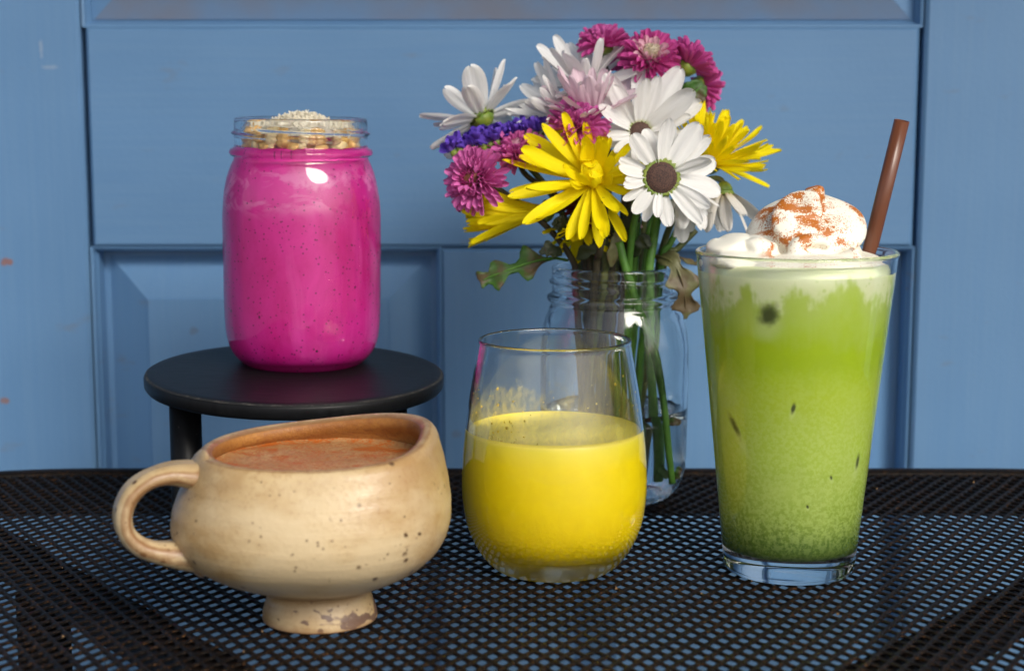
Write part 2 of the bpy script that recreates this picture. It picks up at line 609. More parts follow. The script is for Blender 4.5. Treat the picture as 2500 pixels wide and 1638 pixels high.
m = Mat('cinnamon_latte_foam')
n0 = m.noise(42, 4, 0.6)
n2 = m.noise(420, 3, 0.75)
n3 = m.noise(1, 4, 0.65, m.mapping((48, 75, 1), (0.36, 1.3, 0)), 0.8)
c = m.mix(m.ramp(n0, [(0.3, 0.0), (0.7, 1.0)]), (0.33, 0.165, 0.06, 1), (0.47, 0.28, 0.125, 1))
c = m.mix(m.ramp(n2, [(0.5, 0.0), (0.66, 0.85)]), c, (0.26, 0.09, 0.03, 1))
lc = m.voro(1700)
ls = m.node('ShaderNodeSeparateColor')
m.link(lc.outputs['Color'], ls.inputs[0])
cn = m.math('LESS_THAN', ls.outputs[0], m.ramp(n3, [(0.40, 0.06), (0.52, 0.4), (0.62, 0.98)]))
c = m.mix(cn, c, (0.38, 0.095, 0.012, 1))
m.color(c).set(Roughness=0.5)
m.bump(m.math('ADD', n2, n0), 0.4, 0.001)
M['latte'] = m.m


def petal_material(name, outer, base, b0, b1, trans=0.25, vein=1.0, tipc=0.74, rough=0.6):
    m = Mat(name)
    x_, y_, z_ = m.xyz()
    g = m.maprange(y_, b0, b1, 0, 1, True)
    c = m.mix(g, base, outer)
    n = m.noise(1, 3, 0.6, m.mapping((900, 60, 60)))
    dark = tuple(min(0.95, k * tipc + (0.10 if tipc > 1 else 0.0)) for k in outer[:3]) + (1,)
    c = m.mix(m.math('MULTIPLY', m.ramp(n, [(0.45, 0.0), (0.7, 0.5)]), vein), c, dark)
    m.color(c)
    m.set(Roughness=rough, Specular_IOR_Level=0.2)
    m.bump(n, 0.5, 0.0007)
    m.translucent(trans, outer)
    return m.m


M['white_petal'] = petal_material('white_petal', (0.87, 0.86, 0.84, 1), (0.52, 0.54, 0.12, 1), 0.0, 0.0045, 0.24, 0.4)
M['faded_petal'] = petal_material('faded_white_petal', (0.84, 0.80, 0.74, 1), (0.50, 0.36, 0.12, 1), 0.0003, 0.009, 0.26, 0.8)
M['blush_petal'] = petal_material('blush_petal', (0.84, 0.66, 0.73, 1), (0.85, 0.82, 0.74, 1), 0.0, 0.006, 0.3, 0.5)
M['yellow_petal'] = petal_material('yellow_petal', (0.95, 0.80, 0.004, 1), (0.88, 0.66, 0.003, 1), 0.0, 0.008, 0.3, 0.35)
M['pink_petal'] = petal_material('pink_petal', (0.68, 0.155, 0.46, 1), (0.74, 0.42, 0.52, 1), 0.0, 0.005, 0.25, 1.0, 1.2)
M['deep_pink_petal'] = petal_material('deep_pink_petal', (0.60, 0.075, 0.33, 1), (0.60, 0.22, 0.36, 1), 0.0, 0.004, 0.25, 1.0, 1.15)
M['pale_pink_petal'] = petal_material('pale_pink_petal', (0.82, 0.50, 0.60, 1), (0.86, 0.74, 0.52, 1), 0.0, 0.004, 0.2, 0.5)
M['cream_petal'] = petal_material('cream_petal', (0.88, 0.80, 0.66, 1), (0.80, 0.68, 0.28, 1), 0.0, 0.003, 0.2, 0.4)
M['wine_petal'] = petal_material('wine_petal', (0.16, 0.022, 0.035, 1), (0.10, 0.015, 0.02, 1), 0.0, 0.003, 0.1, 0.7)
M['violet_petal'] = petal_material('violet_petal', (0.13, 0.065, 0.50, 1), (0.22, 0.13, 0.52, 1), 0.0, 0.003, 0.2, 0.9)

m = Mat('daisy_eye')
v = m.voro(1500, rnd=0.5)
m.color(m.ramp(v.outputs['Distance'], [(0.0, (0.15, 0.075, 0.05, 1)), (0.45, (0.065, 0.028, 0.02, 1)), (0.8, (0.02, 0.01, 0.008, 1))]))
m.set(Roughness=0.75)
m.bump(v.outputs['Distance'], -0.8, 0.001)
M['eye'] = m.m
m = Mat('brown_bud_eye')
m.color(m.mix(m.noise(700, 2), (0.09, 0.02, 0.012, 1), (0.25, 0.10, 0.04, 1))).set(Roughness=0.7)
M['bud_eye'] = m.m


def green_material(name, a, b, c3=None, scale=120, rough=0.5):
    m = Mat(name)
    n = m.noise(scale, 4, 0.6)
    c = m.mix(m.ramp(n, [(0.35, 0.0), (0.65, 1.0)]), a, b)
    if c3:
        n3 = m.noise(60, 3, 0.6, m.mapping((1, 1, 1), (0.2, 0.5, 0.9)))
        c = m.mix(m.ramp(n3, [(0.45, 0.0), (0.56, 1.0)]), c, c3)
    m.color(c).set(Roughness=rough)
    m.bump(m.noise(500, 3), 0.3, 0.0006)
    return m


M['stem_green'] = green_material('fresh_stem', (0.055, 0.17, 0.015, 1), (0.10, 0.25, 0.03, 1)).m
M['stem_dark'] = green_material('dark_stem', (0.030, 0.024, 0.012, 1), (0.060, 0.048, 0.020, 1), rough=0.7).m
M['stem_olive'] = green_material('olive_stem', (0.06, 0.085, 0.02, 1), (0.11, 0.12, 0.035, 1)).m
mm = green_material('leaf_green', (0.035, 0.11, 0.012, 1), (0.06, 0.17, 0.02, 1), (0.10, 0.07, 0.03, 1))
mm.translucent(0.2, (0.08, 0.2, 0.02, 1))
M['leaf'] = mm.m
mm = green_material('withered_leaf', (0.13, 0.13, 0.05, 1), (0.20, 0.20, 0.09, 1), (0.12, 0.085, 0.04, 1))
mm.translucent(0.15, (0.15, 0.13, 0.05, 1))
M['dry_leaf'] = mm.m
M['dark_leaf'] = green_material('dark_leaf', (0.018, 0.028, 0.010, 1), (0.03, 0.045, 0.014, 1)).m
M['calyx'] = green_material('calyx', (0.11, 0.20, 0.02, 1), (0.22, 0.26, 0.03, 1)).m

m = Mat('ground_concrete')
m.color(m.mix(m.noise(6, 5), (0.085, 0.08, 0.075, 1), (0.12, 0.115, 0.105, 1))).set(Roughness=0.9)
M['concrete'] = m.m

m = Mat('dry_crumb')
m.color((0.22, 0.13, 0.06, 1)).set(Roughness=0.9)
M['crumb'] = m.m

m = Mat('shade_roof_boards')
m.color(m.mix(m.noise(1, 4, 0.6, m.mapping((4, 60, 4))), (0.10, 0.09, 0.075, 1), (0.16, 0.14, 0.115, 1))).set(Roughness=0.8)
M['board'] = m.m

# ------------------------------------------------------------------ setting: ground, wall
FLOOR = -0.72
o = build('ground', [(-40, -60, FLOOR), (40, -60, FLOOR), (40, 8, FLOOR), (-40, 8, FLOOR)], [(0, 1, 2, 3)], M['concrete'])  # unseen ground sheet, added for bounce light and footing
o['kind'] = 'structure'

DY = 1.03                     # face of the door
XL, XR = -0.270, 0.258        # opening between the stiles
ST = 0.135
v, f = merge([box(-0.56, XL - ST - 0.006, DY + 0.004, DY + 0.2, FLOOR, 2.0), box(XR + ST + 0.006, 0.56, DY + 0.004, DY + 0.2, FLOOR, 2.0),
              box(XL - ST - 0.006, XR + ST + 0.006, DY + 0.004, DY + 0.2, 1.36, 2.0),
              box(-2.4, -0.5605, DY - 0.22, DY + 0.2, FLOOR, 2.0), box(0.5605, 2.4, DY - 0.22, DY + 0.2, FLOOR, 2.0)])  # last two boxes: unseen returns added to darken the door's edges
o = build('wall_with_added_returns', v, f, M['paint_v'], smooth=False)
o['kind'] = 'structure'
# unseen roof added above the frame to shade door, table and glass reflections
v, f = box(-2.4, 2.4, -0.55, DY + 0.2, 1.62, 1.74)
o = build('added_shade_roof', v, f, M['board'], smooth=False)
o['kind'] = 'structure'

# ------------------------------------------------------------------ door
door = tag(empty('panelled_door', (0, DY, FLOOR)), 'blue painted wooden door with raised panels behind the table', 'door')
ZB = -FLOOR


def dpart(name, vf, mat, smooth=False, of=None):
    v, f = vf
    return build(name, [(a, b, c + ZB) for a, b, c in v], f, mat, of or door, smooth)


G = 0.0016     # half of the joint between rail and stile
dpart('stile', box(XL - ST, XL - G, 0, 0.04, FLOOR + 0.01, 1.35, 0.0022), M['paint_v'])
dpart('stile', box(XR + G, XR + ST, 0, 0.04, FLOOR + 0.01, 1.35, 0.0022), M['paint_v'])
Z_LOCK0, Z_LOCK1 = 0.1225, 0.2610
dpart('rail', box(XL + G, XR - G, 0.0012, 0.04, Z_LOCK0, Z_LOCK1, 0.002), M['paint_h'])
dpart('rail', box(XL + G, XR - G, 0.0012, 0.04, FLOOR + 0.01, -0.42, 0.002), M['paint_h'])
dpart('rail', box(XL + G, XR - G, 0.0012, 0.04, 1.2, 1.35, 0.002), M['paint_h'])
MX0, MX1 = -0.0455, 0.0345
dpart('mullion', box(MX0, MX1, 0.0018, 0.04, -0.4195, Z_LOCK0 - 0.0012, 0.002), M['paint_v'])
dpart('backing', box(XL - 0.01, XR + 0.01, 0.026, 0.039, FLOOR + 0.02, 1.34), M['paint_v'])


def raised_panel(x0, x1, z0, z1, dg=0.0215, gw=0.0070):
    """groove, bevel and raised field, sunk between stiles and rails"""
    df, bw = 0.0050, 0.026
    V = []
    for (ins, y) in ((0.0, dg), (gw, dg), (gw + bw, df + 0.0012), (gw + bw + 0.0012, df)):
        V += [(x0 + ins, y, z0 + ins), (x1 - ins, y, z0 + ins), (x1 - ins, y, z1 - ins), (x0 + ins, y, z1 - ins)]
    F = []
    for r_ in range(3):
        for k in range(4):
            k2 = (k + 1) % 4
            F.append((r_ * 4 + k, r_ * 4 + k2, r_ * 4 + 4 + k2, r_ * 4 + 4 + k))
    F.append((12, 13, 14, 15))
    return V, F


pan_l = dpart('panel', raised_panel(XL + 0.0005, MX0 - 0.0005, -0.4195, Z_LOCK0 - 0.0005), M['paint_v'])
pan_r = dpart('panel', raised_panel(MX1 + 0.0005, XR - 0.0005, -0.4195, Z_LOCK0 - 0.0005), M['paint_v'])


def sticking(x0, x1, z0, z1, deep=0.0213):
    """moulding that steps from the frame face down to the panel groove"""
    prof = [(0.0, 0.0022), (0.0016, 0.003), (0.0022, 0.0062), (0.0036, 0.0088), (0.0040, deep)]
    V, F = [], []
    for ins, y in prof:
        V += [(x0 + ins, y, z0 + ins), (x1 - ins, y, z0 + ins), (x1 - ins, y, z1 - ins), (x0 + ins, y, z1 - ins)]
    for r_ in range(len(prof) - 1):
        for k in range(4):
            k2 = (k + 1) % 4
            F.append((r_ * 4 + k, r_ * 4 + k2, r_ * 4 + 4 + k2, r_ * 4 + 4 + k))
    return V, F


dpart('moulding', sticking(XL - 0.0004, MX0 + 0.0004, -0.4199, Z_LOCK0 + 0.0003), M['paint_v'], of=pan_l)
dpart('moulding', sticking(MX1 - 0.0004, XR + 0.0004, -0.4199, Z_LOCK0 + 0.0003), M['paint_v'], of=pan_r)
pan_u = dpart('panel', raised_panel(XL + 0.0005, XR - 0.0005, Z_LOCK1 + 0.0005, 1.1995, 0.0120, 0.0030), M['paint_h'])
dpart('moulding', sticking(XL - 0.0004, XR + 0.0004, Z_LOCK1 - 0.0003, 1.2003, 0.0118), M['paint_h'], of=pan_u)
lp = dpart('ledge', [[(XL + 0.0055, 0.0107, Z_LOCK1 + 0.0050), (XR - 0.0055, 0.0107, Z_LOCK1 + 0.0050),
                      (XR - 0.0280, 0.0060, Z_LOCK1 + 0.0275), (XL + 0.0280, 0.0060, Z_LOCK1 + 0.0275)], [(0, 1, 2, 3)]], M['ledge'], of=pan_u)
lp['label'] = 'dusty worn lower bevel of the upper panel'

# ------------------------------------------------------------------ table
table = tag(empty('mesh_table', (0.01, 0.65, FLOOR)), 'black metal patio table with a diamond mesh top', 'table')
TX, TY, TZ = 0.01, 0.65, FLOOR
tx0, tx1, ty0, ty1, tr = -0.445, 0.475, 0.36, 0.9295, 0.20


def rrect(inset, n=24):
    pts = []
    r_ = tr - inset
    for cx_, cy_, a0 in ((tx1 - tr, ty1 - tr, 0), (tx0 + tr, ty1 - tr, 90), (tx0 + tr, ty0 + tr, 180), (tx1 - tr, ty0 + tr, 270)):
        for k in range(n + 1):
            a = R(a0 + 90 * k / n)
            pts.append((cx_ + r_ * math.cos(a), cy_ + r_ * math.sin(a)))
    return pts


def inside(x, y, ins):
    if not (tx0 + ins < x < tx1 - ins and ty0 + ins < y < ty1 - ins):
        return False
    cx_ = min(max(x, tx0 + tr), tx1 - tr)
    cy_ = min(max(y, ty0 + tr), ty1 - tr)
    return (x - cx_) ** 2 + (y - cy_) ** 2 < (tr - ins) ** 2


P_, Q_, TH, K_ = 0.0081, 0.0131, 0.0012, 0.70
cells = []
for j in range(int((ty1 - ty0) / (Q_ / 2)) + 2):
    y = ty0 + j * Q_ / 2
    for i in range(int((tx1 - tx0) / P_) + 2):
        x = tx0 + (i + 0.5 * (j % 2)) * P_
        if inside(x, y, 0.006):
            cells.append((x - TX, y - TY))
ring_o, ring_i = [], []
for k in range(8):
    cx8 = [(1, 0), (.5, .5), (0, 1), (-.5, .5), (-1, 0), (-.5, -.5), (0, -1), (.5, -.5)][k]
    ring_o.append((cx8[0] * P_ / 2, cx8[1] * Q_ / 2))
    q = K_ * (0.92 if k % 2 == 0 else 1.06)
    ring_i.append((cx8[0] * P_ / 2 * q, cx8[1] * Q_ / 2 * q))
ro, ri = np.array(ring_o), np.array(ring_i)
ctr = np.array(cells)
nc = len(ctr)
top = -TZ
zj = np.array([noise.noise(Vector((x * 22, y * 22, 3))) * 0.0005 for x, y in cells])


def ringpts(r8, zz):
    p = np.empty((nc, 8, 3))
    p[:, :, 0] = ctr[:, None, 0] + r8[None, :, 0]
    p[:, :, 1] = ctr[:, None, 1] + r8[None, :, 1]
    p[:, :, 2] = zz
    return p


rm = ri * 0.35 + ro * 0.65
V = np.concatenate([ringpts(ro, top), ringpts(rm, top - 0.00005), ringpts(ri, top - 0.0003), ringpts(ri, top - TH), ringpts(ro, top - TH)], axis=1).reshape(-1, 3)
X_, Y_ = V[:, 0].copy(), V[:, 1].copy()
V[:, 2] += 0.0003 * np.sin(X_ * 37 + 1) * np.cos(Y_ * 29) + 0.0001 * np.sin(X_ * 120 + Y_ * 95)
V[:, 0] += 0.00012 * np.sin(Y_ * 58 + X_ * 21) + 0.00008 * np.sin(Y_ * 190 + 2)
V[:, 1] += 0.0002 * np.sin(X_ * 44 + 0.7) + 0.0001 * np.sin(X_ * 230)
tpl = []
for a in range(4):
    for k in range(8):
        k2 = (k + 1) % 8
        tpl.append((a * 8 + k, a * 8 + k2, a * 8 + 8 + k2, a * 8 + 8 + k))
tpl = np.array(tpl)
Fq = (tpl[None] + (np.arange(nc) * 40)[:, None, None]).reshape(-1, 4)
me = bpy.data.meshes.new('mesh_top')
me.vertices.add(len(V))
me.vertices.foreach_set('co', V.ravel())
me.loops.add(len(Fq) * 4)
me.loops.foreach_set('vertex_index', Fq.ravel().astype(np.int32))
me.polygons.add(len(Fq))
me.polygons.foreach_set('loop_start', np.arange(0, len(Fq) * 4, 4, dtype=np.int32))
me.update(calc_edges=True)
me.validate()
me.materials.append(M['steel'])
o = bpy.data.objects.new('mesh_top', me)
col.objects.link(o)
o.parent = table
o['kind'] = 'stuff'

rings = [(0.011, -0.0010), (0.011, 0.0002), (0.0092, 0.0016), (0.0035, 0.0020), (0.0012, 0.0012), (0.0, -0.002), (0.0, -0.025), (0.0015, -0.0265), (0.003, -0.025), (0.003, -0.003), (0.011, -0.003)]
V, F = [], []
rp = [rrect(i) for i, _ in rings]
nn = len(rp[0])
for (ins, zz), pts in zip(rings, rp):
    V += [(x - TX, y - TY, zz - TZ) for x, y in pts]
for a in range(len(rings)):
    b = (a + 1) % len(rings)
    for k in range(nn):
        k2 = (k + 1) % nn
        F.append((a * nn + k, b * nn + k, b * nn + k2, a * nn + k2))
build('rim', V, F, M['steel'], table)


def bar(p, q, wd, h):
    p, q = Vector(p), Vector(q)
    d = (q - p).normalized()
    s = d.cross(Vector((0, 0, 1))).normalized() * wd / 2
    u = Vector((0, 0, h))
    V = [p - s, p + s, q + s, q - s, p - s - u, p + s - u, q + s - u, q - s - u]
    return V, [(0, 1, 2, 3), (7, 6, 5, 4), (0, 4, 5, 1), (1, 5, 6, 2), (2, 6, 7, 3), (3, 7, 4, 0)]


def tloc(p):
    return (p[0] - TX, p[1] - TY, p[2] - TZ)


dl = Vector((0.131, -0.169, 0)).normalized()
pl = Vector((-0.1885, 0.697, -0.0022))
v, f = bar(tloc(pl - dl * 0.14), tloc(pl + dl * 0.24), 0.021, 0.012)
build('brace', v, f, M['steel'], table, False)
dr = Vector((-0.09, -0.10, 0)).normalized()
pr = Vector((0.190, 0.653, -0.0022))
v, f = bar(tloc(pr - dr * 0.20), tloc(pr + dr * 0.2), 0.021, 0.012)
build('brace', v, f, M['steel'], table, False)
for lx, ly in ((-0.222, 0.738), (0.305, 0.78), (-0.20, 0.45), (0.23, 0.45)):
    v, f = tube([Vector(tloc((lx, ly, -0.0145))), Vector(tloc((lx, ly, -0.3))), Vector(tloc((lx * 1.15, ly + (0.04 if ly > .6 else -0.04), FLOOR)))], 0.0125, 14)
    build('leg', v, f, M['steel'], table)

# dry crumbs and rust flakes caught in the mesh
parts = []
for k in range(34):
    x, y = rng.uniform(-0.30, 0.30), rng.uniform(0.56, 0.90)
    s_ = rng.uniform(0.0003, 0.0008)
    e = Euler((rng.uniform(0, 6), rng.uniform(0, 6), rng.uniform(0, 6))).to_matrix()
    q = [e @ Vector(c_) * s_ + Vector((x, y, 0.0007)) for c_ in ((1.3, 0, 0), (-1, .8, 0), (-.6, -1, .2), (0, .1, .9), (.1, 0, -.7))]
    parts.append((q, [(0, 1, 3), (1, 2, 3), (2, 0, 3), (1, 0, 4), (2, 1, 4), (0, 2, 4)]))
v, f = merge(parts)
o = build('crumbs', v, f, M['crumb'], None, False)
o['kind'] = 'stuff'

# ------------------------------------------------------------------ stool
SC = Vector((-0.1128, 0.83, 0.0758))
stool_tilt = Euler((R(2.6), R(1.4), 0))
jar_tilt = Euler((R(0.8), R(0.6), 0))
stool = tag(empty('round_stool', (SC.x, SC.y, 0)), 'small round black wooden stand with straight legs under the pink smoothie', 'stand')
prof = [(0, -0.0085), (0.073, -0.0085), (0.0760, -0.0078), (0.0772, -0.0062), (0.0774, -0.0020), (0.0768, -0.0007), (0.0755, 0.0), (0.071, 0.0002), (0, 0.0002)]
v, f = lathe(prof, 128)
nseg = 128
fm = []
for fc in f:
    rr = sum(math.hypot(v[i][0], v[i][1]) for i in fc) / len(fc)
    zz = sum(v[i][2] for i in fc) / len(fc)
    fm.append(1 if (rr > 0.0748 and zz > -0.0012) else 0)
o = build('top', v, f, None, stool, True, [M['stool'], M['stool_edge']], fm)
o.matrix_basis = Matrix.Translation((0, 0, SC.z)) @ stool_tilt.to_matrix().to_4x4()
for a in (210, 330, 90):
    lx, ly = 0.060 * math.cos(R(a)), 0.060 * math.sin(R(a))
    tz = SC.z - 0.0087 + (stool_tilt.to_matrix() @ Vector((lx, ly, 0))).z
    v, f = lathe([(0, 0.0), (0.0068, 0.0), (0.0078, 0.001), (0.0080, 0.004), (0.0080, tz), (0, tz)], 32)
    o = build('leg', v, f, M['stool'], stool)
    o.location = (lx, ly, 0.0003)

# ------------------------------------------------------------------ mason jars
JAR_OUT = [(0.0225, 0.0016), (0.026, 0.0002), (0.0285, 0.0), (0.0318, 0.0015), (0.0358, 0.0058), (0.0385, 0.0118), (0.0398, 0.019), (0.0403, 0.030),
           (0.0405, 0.050), (0.0406, 0.066), (0.0405, 0.078), (0.0399, 0.087), (0.0384, 0.0955), (0.0362, 0.1020), (0.0346, 0.1055)]


def jar_outer(mouth=1.0):
    body = smooth_profile([(0.0, 0.0022), (0.012, 0.0022)] + JAR_OUT, 4)
    neck = [(0.0343, 0.1066), (0.0347, 0.1074), (0.0361, 0.1080), (0.0366, 0.1090), (0.0366, 0.1100), (0.0361, 0.1110), (0.0347, 0.1117), (0.0340, 0.1124)]
    n = len(neck)
    for k in range(1, 27):
        neck.append((0.0339, 0.1124 + k * 0.0005))
    neck += [(0.0338, 0.1258), (0.0336, 0.1264), (0.0332, 0.1268), (0.0325, 0.1270)]
    return body + neck


def jar_inner():
    pts = [(0.0314, 0.1268), (0.0309, 0.1263), (0.0307, 0.1255), (0.0307, 0.120), (0.0307, 0.112), (0.0309, 0.107), (0.0322, 0.1025), (0.0345, 0.0965), (0.0362, 0.089), (0.0371, 0.079),
           (0.0373, 0.066), (0.0372, 0.050), (0.0370, 0.030), (0.0364, 0.020), (0.0350, 0.0128), (0.0318, 0.0075), (0.027, 0.0055), (0.012, 0.0058), (0.0, 0.0062)]
    return pts[:3] + smooth_profile(pts[3:], 3)


def thread_fn(start):
    """two raised screw ridges, each running part way round the neck"""
    def rf(a, r, z):
        if r < 0.0335 or z < 0.1124 or z > 0.1252:
            return r
        add = 0
        for s0, z0 in ((start, 0.1222), (start + 3.5, 0.1222)):
            t = ((a - s0) % (2 * PI))
            span = 4.2
            if t < span:
                fade = min(1, t / 0.25, (span - t) / 0.25)
                zc = z0 - 0.0062 * t / span
                add = max(add, 0.0016 * fade * math.exp(-((z - zc) / 0.0009) ** 2))
        return r + add
    return rf


def jar(name_parent, start):
    v, f = lathe(jar_outer() + jar_inner(), 144, None)
    rf = thread_fn(start)
    no = len(jar_outer())
    V2 = []
    for (x, y, z) in v:
        r = math.hypot(x, y)
        if 0.006 < z < 0.106 and r > 0.0375:
            k = 1 + 0.0055 * noise.noise(Vector((x * 70, y * 70, z * 55 + start))) + 0.0022 * noise.noise(Vector((x * 190, y * 190, z * 120)))
            x, y = x * k, y * k
        if r > 0.0335 and z > 0.1124:
            a = math.atan2(y, x) % (2 * PI)
            k = rf(a, r, z) / r
            x, y = x * k, y * k
        V2.append((x, y, z))
    return build('glass', V2, f, M['glass'], name_parent)


def liquid_profile(inner, level, over=0.0004, z0=None):
    """solid that fills a lathe interior up to level, sunk a little into the glass"""
    pts = [(r, z) for r, z in reversed(inner) if z <= level]
    pts = [(r + (over if r > 0 else 0), z - (over if i == 0 or z < 0.012 else 0)) for i, (r, z) in enumerate(pts)]
    return pts


jar_s = tag(empty('smoothie_jar', SC + stool_tilt.to_matrix() @ Vector((0.0012, 0.022, 0.0)) + Vector((0, 0, -0.0002))), 'glass mason jar of speckled magenta smoothie topped with granola', 'jar')
jar_s.rotation_euler = jar_tilt
jar_s.scale = (1.022, 1.022, 1.022)
jar(jar_s, 4.1)
lv = 0.1085
pr_ = liquid_profile(jar_inner(), lv)
pr_ += [(0.0311, 0.1095), (0.0310, 0.1106), (0.0295, 0.1112), (0.02, 0.1116), (0.0, 0.1118)]
v, f = lathe(pr_, 96, None)
v2 = []
for (x, y, z) in v:
    if z > 0.1092:
        a = math.atan2(y, x)
        z += 0.0011 * noise.noise(Vector((math.cos(a) * 5, math.sin(a) * 5, 0.3))) + 0.0006 * noise.noise(Vector((x * 400, y * 400, 0)))
    v2.append((x, y, z))
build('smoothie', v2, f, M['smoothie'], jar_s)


def lump(seed, sub=2, amp=0.3, freq=1.3):
    bm = bmesh.new()
    bmesh.ops.create_icosphere(bm, subdivisions=sub, radius=1)
    for vv in bm.verts:
        n_ = noise.noise(vv.co * freq + Vector((seed * 7.1, seed * 3.3, seed)))
        n2_ = noise.noise(vv.co * freq * 2.7 + Vector((seed * 1.1, seed * 5.3, seed)))
        vv.co *= 1 + amp * n_ + amp * 0.45 * n2_
    me = bpy.data.meshes.new('lump')
    bm.to_mesh(me)
    bm.free()
    me.polygons.foreach_set('use_smooth', [True] * len(me.polygons))
    return me


gm = []
for k in range(6):
    me = lump(k + 1, 2, 0.42, 1.5)
    me.name = 'granola_cluster'
    me.materials.append(M['granola'] if k % 3 else M['granola_pale'])
    gm.append(me)
for k in range(104):
    tier = 0 if k < 34 else (1 if k < 68 else 2)
    a = ((k % 34) / 34 * 2 * PI + rng.uniform(-.14, .14)) if tier < 2 else rng.uniform(0, 2 * PI)
    s = rng.choice((0.0018, 0.0024, 0.0030, 0.0042))
    rr = (0.0300 - s * 0.9) if tier < 2 else rng.uniform(0.003, 0.023)
    zz = (0.1128, 0.1172, 0.1165)[tier] + rng.uniform(-0.0008, 0.0010)
    Mx = Matrix.Translation((rr * math.cos(a), rr * math.sin(a), zz)) @ Euler((rng.uniform(0, 6), rng.uniform(0, 6), rng.uniform(0, 6))).to_matrix().to_4x4() @ Matrix.Diagonal((s * 1.15, s, s * 0.85, 1))
    inst('granola_cluster', gm[k % 6], jar_s, Mx)
# heap of shredded coconut
parts = []
hm = [(0.029, 0.1186), (0.025, 0.1205), (0.018, 0.1232), (0.011, 0.1262), (0.005, 0.1280), (0.0, 0.1285)]
v, f = lathe(hm, 40)
parts.append(([Vector(p) + Vector((0.001, 0, 0.0022 * noise.noise(Vector(p) * 210))) for p in v], f))


def heap_z(r):
    for (r1, z1), (r0, z0) in zip(hm[:-1], hm[1:]):
        if r0 <= r <= r1:
            return z0 + (z1 - z0) * (r - r0) / (r1 - r0)
    return hm[0][1]


for k in range(900):
    r_ = 0.029 * math.sqrt(rng.random())
    if rng.random() < 0.25:
        r_ *= 0.4
    a = rng.uniform(0, 2 * PI)
    L, wd = rng.uniform(0.0009, 0.0028), rng.uniform(0.0003, 0.0007)
    e = Euler((rng.uniform(-1.3, 1.3), rng.uniform(-1.3, 1.3), rng.uniform(0, 6.3))).to_matrix()
    p = Vector((0.001 + r_ * math.cos(a), r_ * math.sin(a), heap_z(r_) + rng.uniform(-0.0004, 0.0009)))
    vs_ = [p + e @ Vector(q) for q in ((-L, -wd, 0), (L, -wd * .6, 0), (L, wd * .6, 0), (-L, wd, 0), (-L * .9, 0, wd), (L * .9, 0, wd))]
    parts.append((vs_, [(0, 1, 5, 4), (4, 5, 2, 3), (0, 3, 2, 1), (0, 4, 3), (1, 2, 5)]))
v, f = merge(parts)
o = build('coconut_flakes', v, f, M['coconut'], jar_s, False)
o['kind'] = 'stuff'

# vase: the same kind of jar, with water
VB = Vector((0.0555, 0.8686, 0.0003))
vase = tag(empty('flower_jar', VB), 'clear glass mason jar of water holding the flower stems', 'vase')
jar(vase, 3.3)
pr_ = liquid_profile(jar_inner(), 0.0495, 0.0003) + [(0.0374, 0.0500), (0.0365, 0.0493), (0.033, 0.0490), (0.0, 0.0490)]
v, f = lathe(pr_, 96)
build('water', v, f, M['water'], vase)

# ------------------------------------------------------------------ stemless juice glass
GB = Vector((0.0195, 0.729, 0.0003))
juice_glass = tag(empty('juice_glass', GB), 'rounded stemless glass two thirds full of yellow orange juice', 'glass')
out_p = smooth_profile([(0.0, 0.0018), (0.016, 0.0016), (0.0225, 0.0003), (0.0245, 0.0), (0.0280, 0.0012), (0.0330, 0.0062), (0.0375, 0.0135), (0.0408, 0.0225), (0.0424, 0.033), (0.0427, 0.043),
                        (0.0421, 0.056), (0.0406, 0.070), (0.0386, 0.084), (0.0362, 0.097), (0.0348, 0.1050)], 5)
rim_p = [(0.0349, 0.1058), (0.0350, 0.1066), (0.0347, 0.1073), (0.0341, 0.1076), (0.0336, 0.1073), (0.0333, 0.1066), (0.0334, 0.1056)]
in_p = smooth_profile([(0.0335, 0.1046), (0.0349, 0.097), (0.0373, 0.084), (0.0393, 0.070), (0.0408, 0.056), (0.0414, 0.043), (0.0411, 0.034), (0.0396, 0.0250), (0.0362, 0.0178), (0.030, 0.0128), (0.020, 0.0112), (0.0, 0.0108)], 5)
v, f = lathe(out_p + rim_p + in_p, 128)
build('glass', v, f, M['glass_thin'], juice_glass)
lvl = 0.0655
pr_ = liquid_profile(in_p, lvl, 0.0004) + [(0.0400, 0.0662), (0.0396, 0.0660), (0.0385, 0.0656), (0.02, 0.0655), (0, 0.0655)]
v, f = lathe(pr_, 96)
build('juice', v, f, M['juice'], juice_glass)
# pulp stuck on the inside of the glass
parts = []


def in_radius(z):
    for (r1, z1), (r0, z0) in zip(in_p[:-1], in_p[1:]):
        if z0 <= z <= z1:
            return r0 + (r1 - r0) * (z - z0) / (z1 - z0)
    return in_p[0][0]


def pulp_patch(a, zc, s):
    V, n_ = [], 9
    V.append((0, 0))
    sd_ = rng.uniform(0, 100)
    el = rng.uniform(0.5, 1.6)
    for k in range(n_):
        b = 2 * PI * k / n_
        q = s * (0.55 + 0.75 * abs(noise.noise(Vector((math.cos(b) * 1.5, math.sin(b) * 1.5, sd_)))) * 2)
        V.append((q * math.cos(b) * el, q * math.sin(b)))
    P = []
    for lift in (0.0001, 0.0004):
        for i_, (u, w_) in enumerate(V):
            z_ = zc + w_
            r_ = in_radius(z_) - (lift if i_ else lift * 1.6)
            aa = a + u / r_
            P.append((r_ * math.cos(aa), r_ * math.sin(aa), z_))
    m_ = n_ + 1
    F = []
    for k in range(n_):
        k2 = (k + 1) % n_
        F += [(m_, m_ + 1 + k, m_ + 1 + k2), (0, 1 + k2, 1 + k), (1 + k, 1 + k2, m_ + 1 + k2, m_ + 1 + k)]
    return P, F


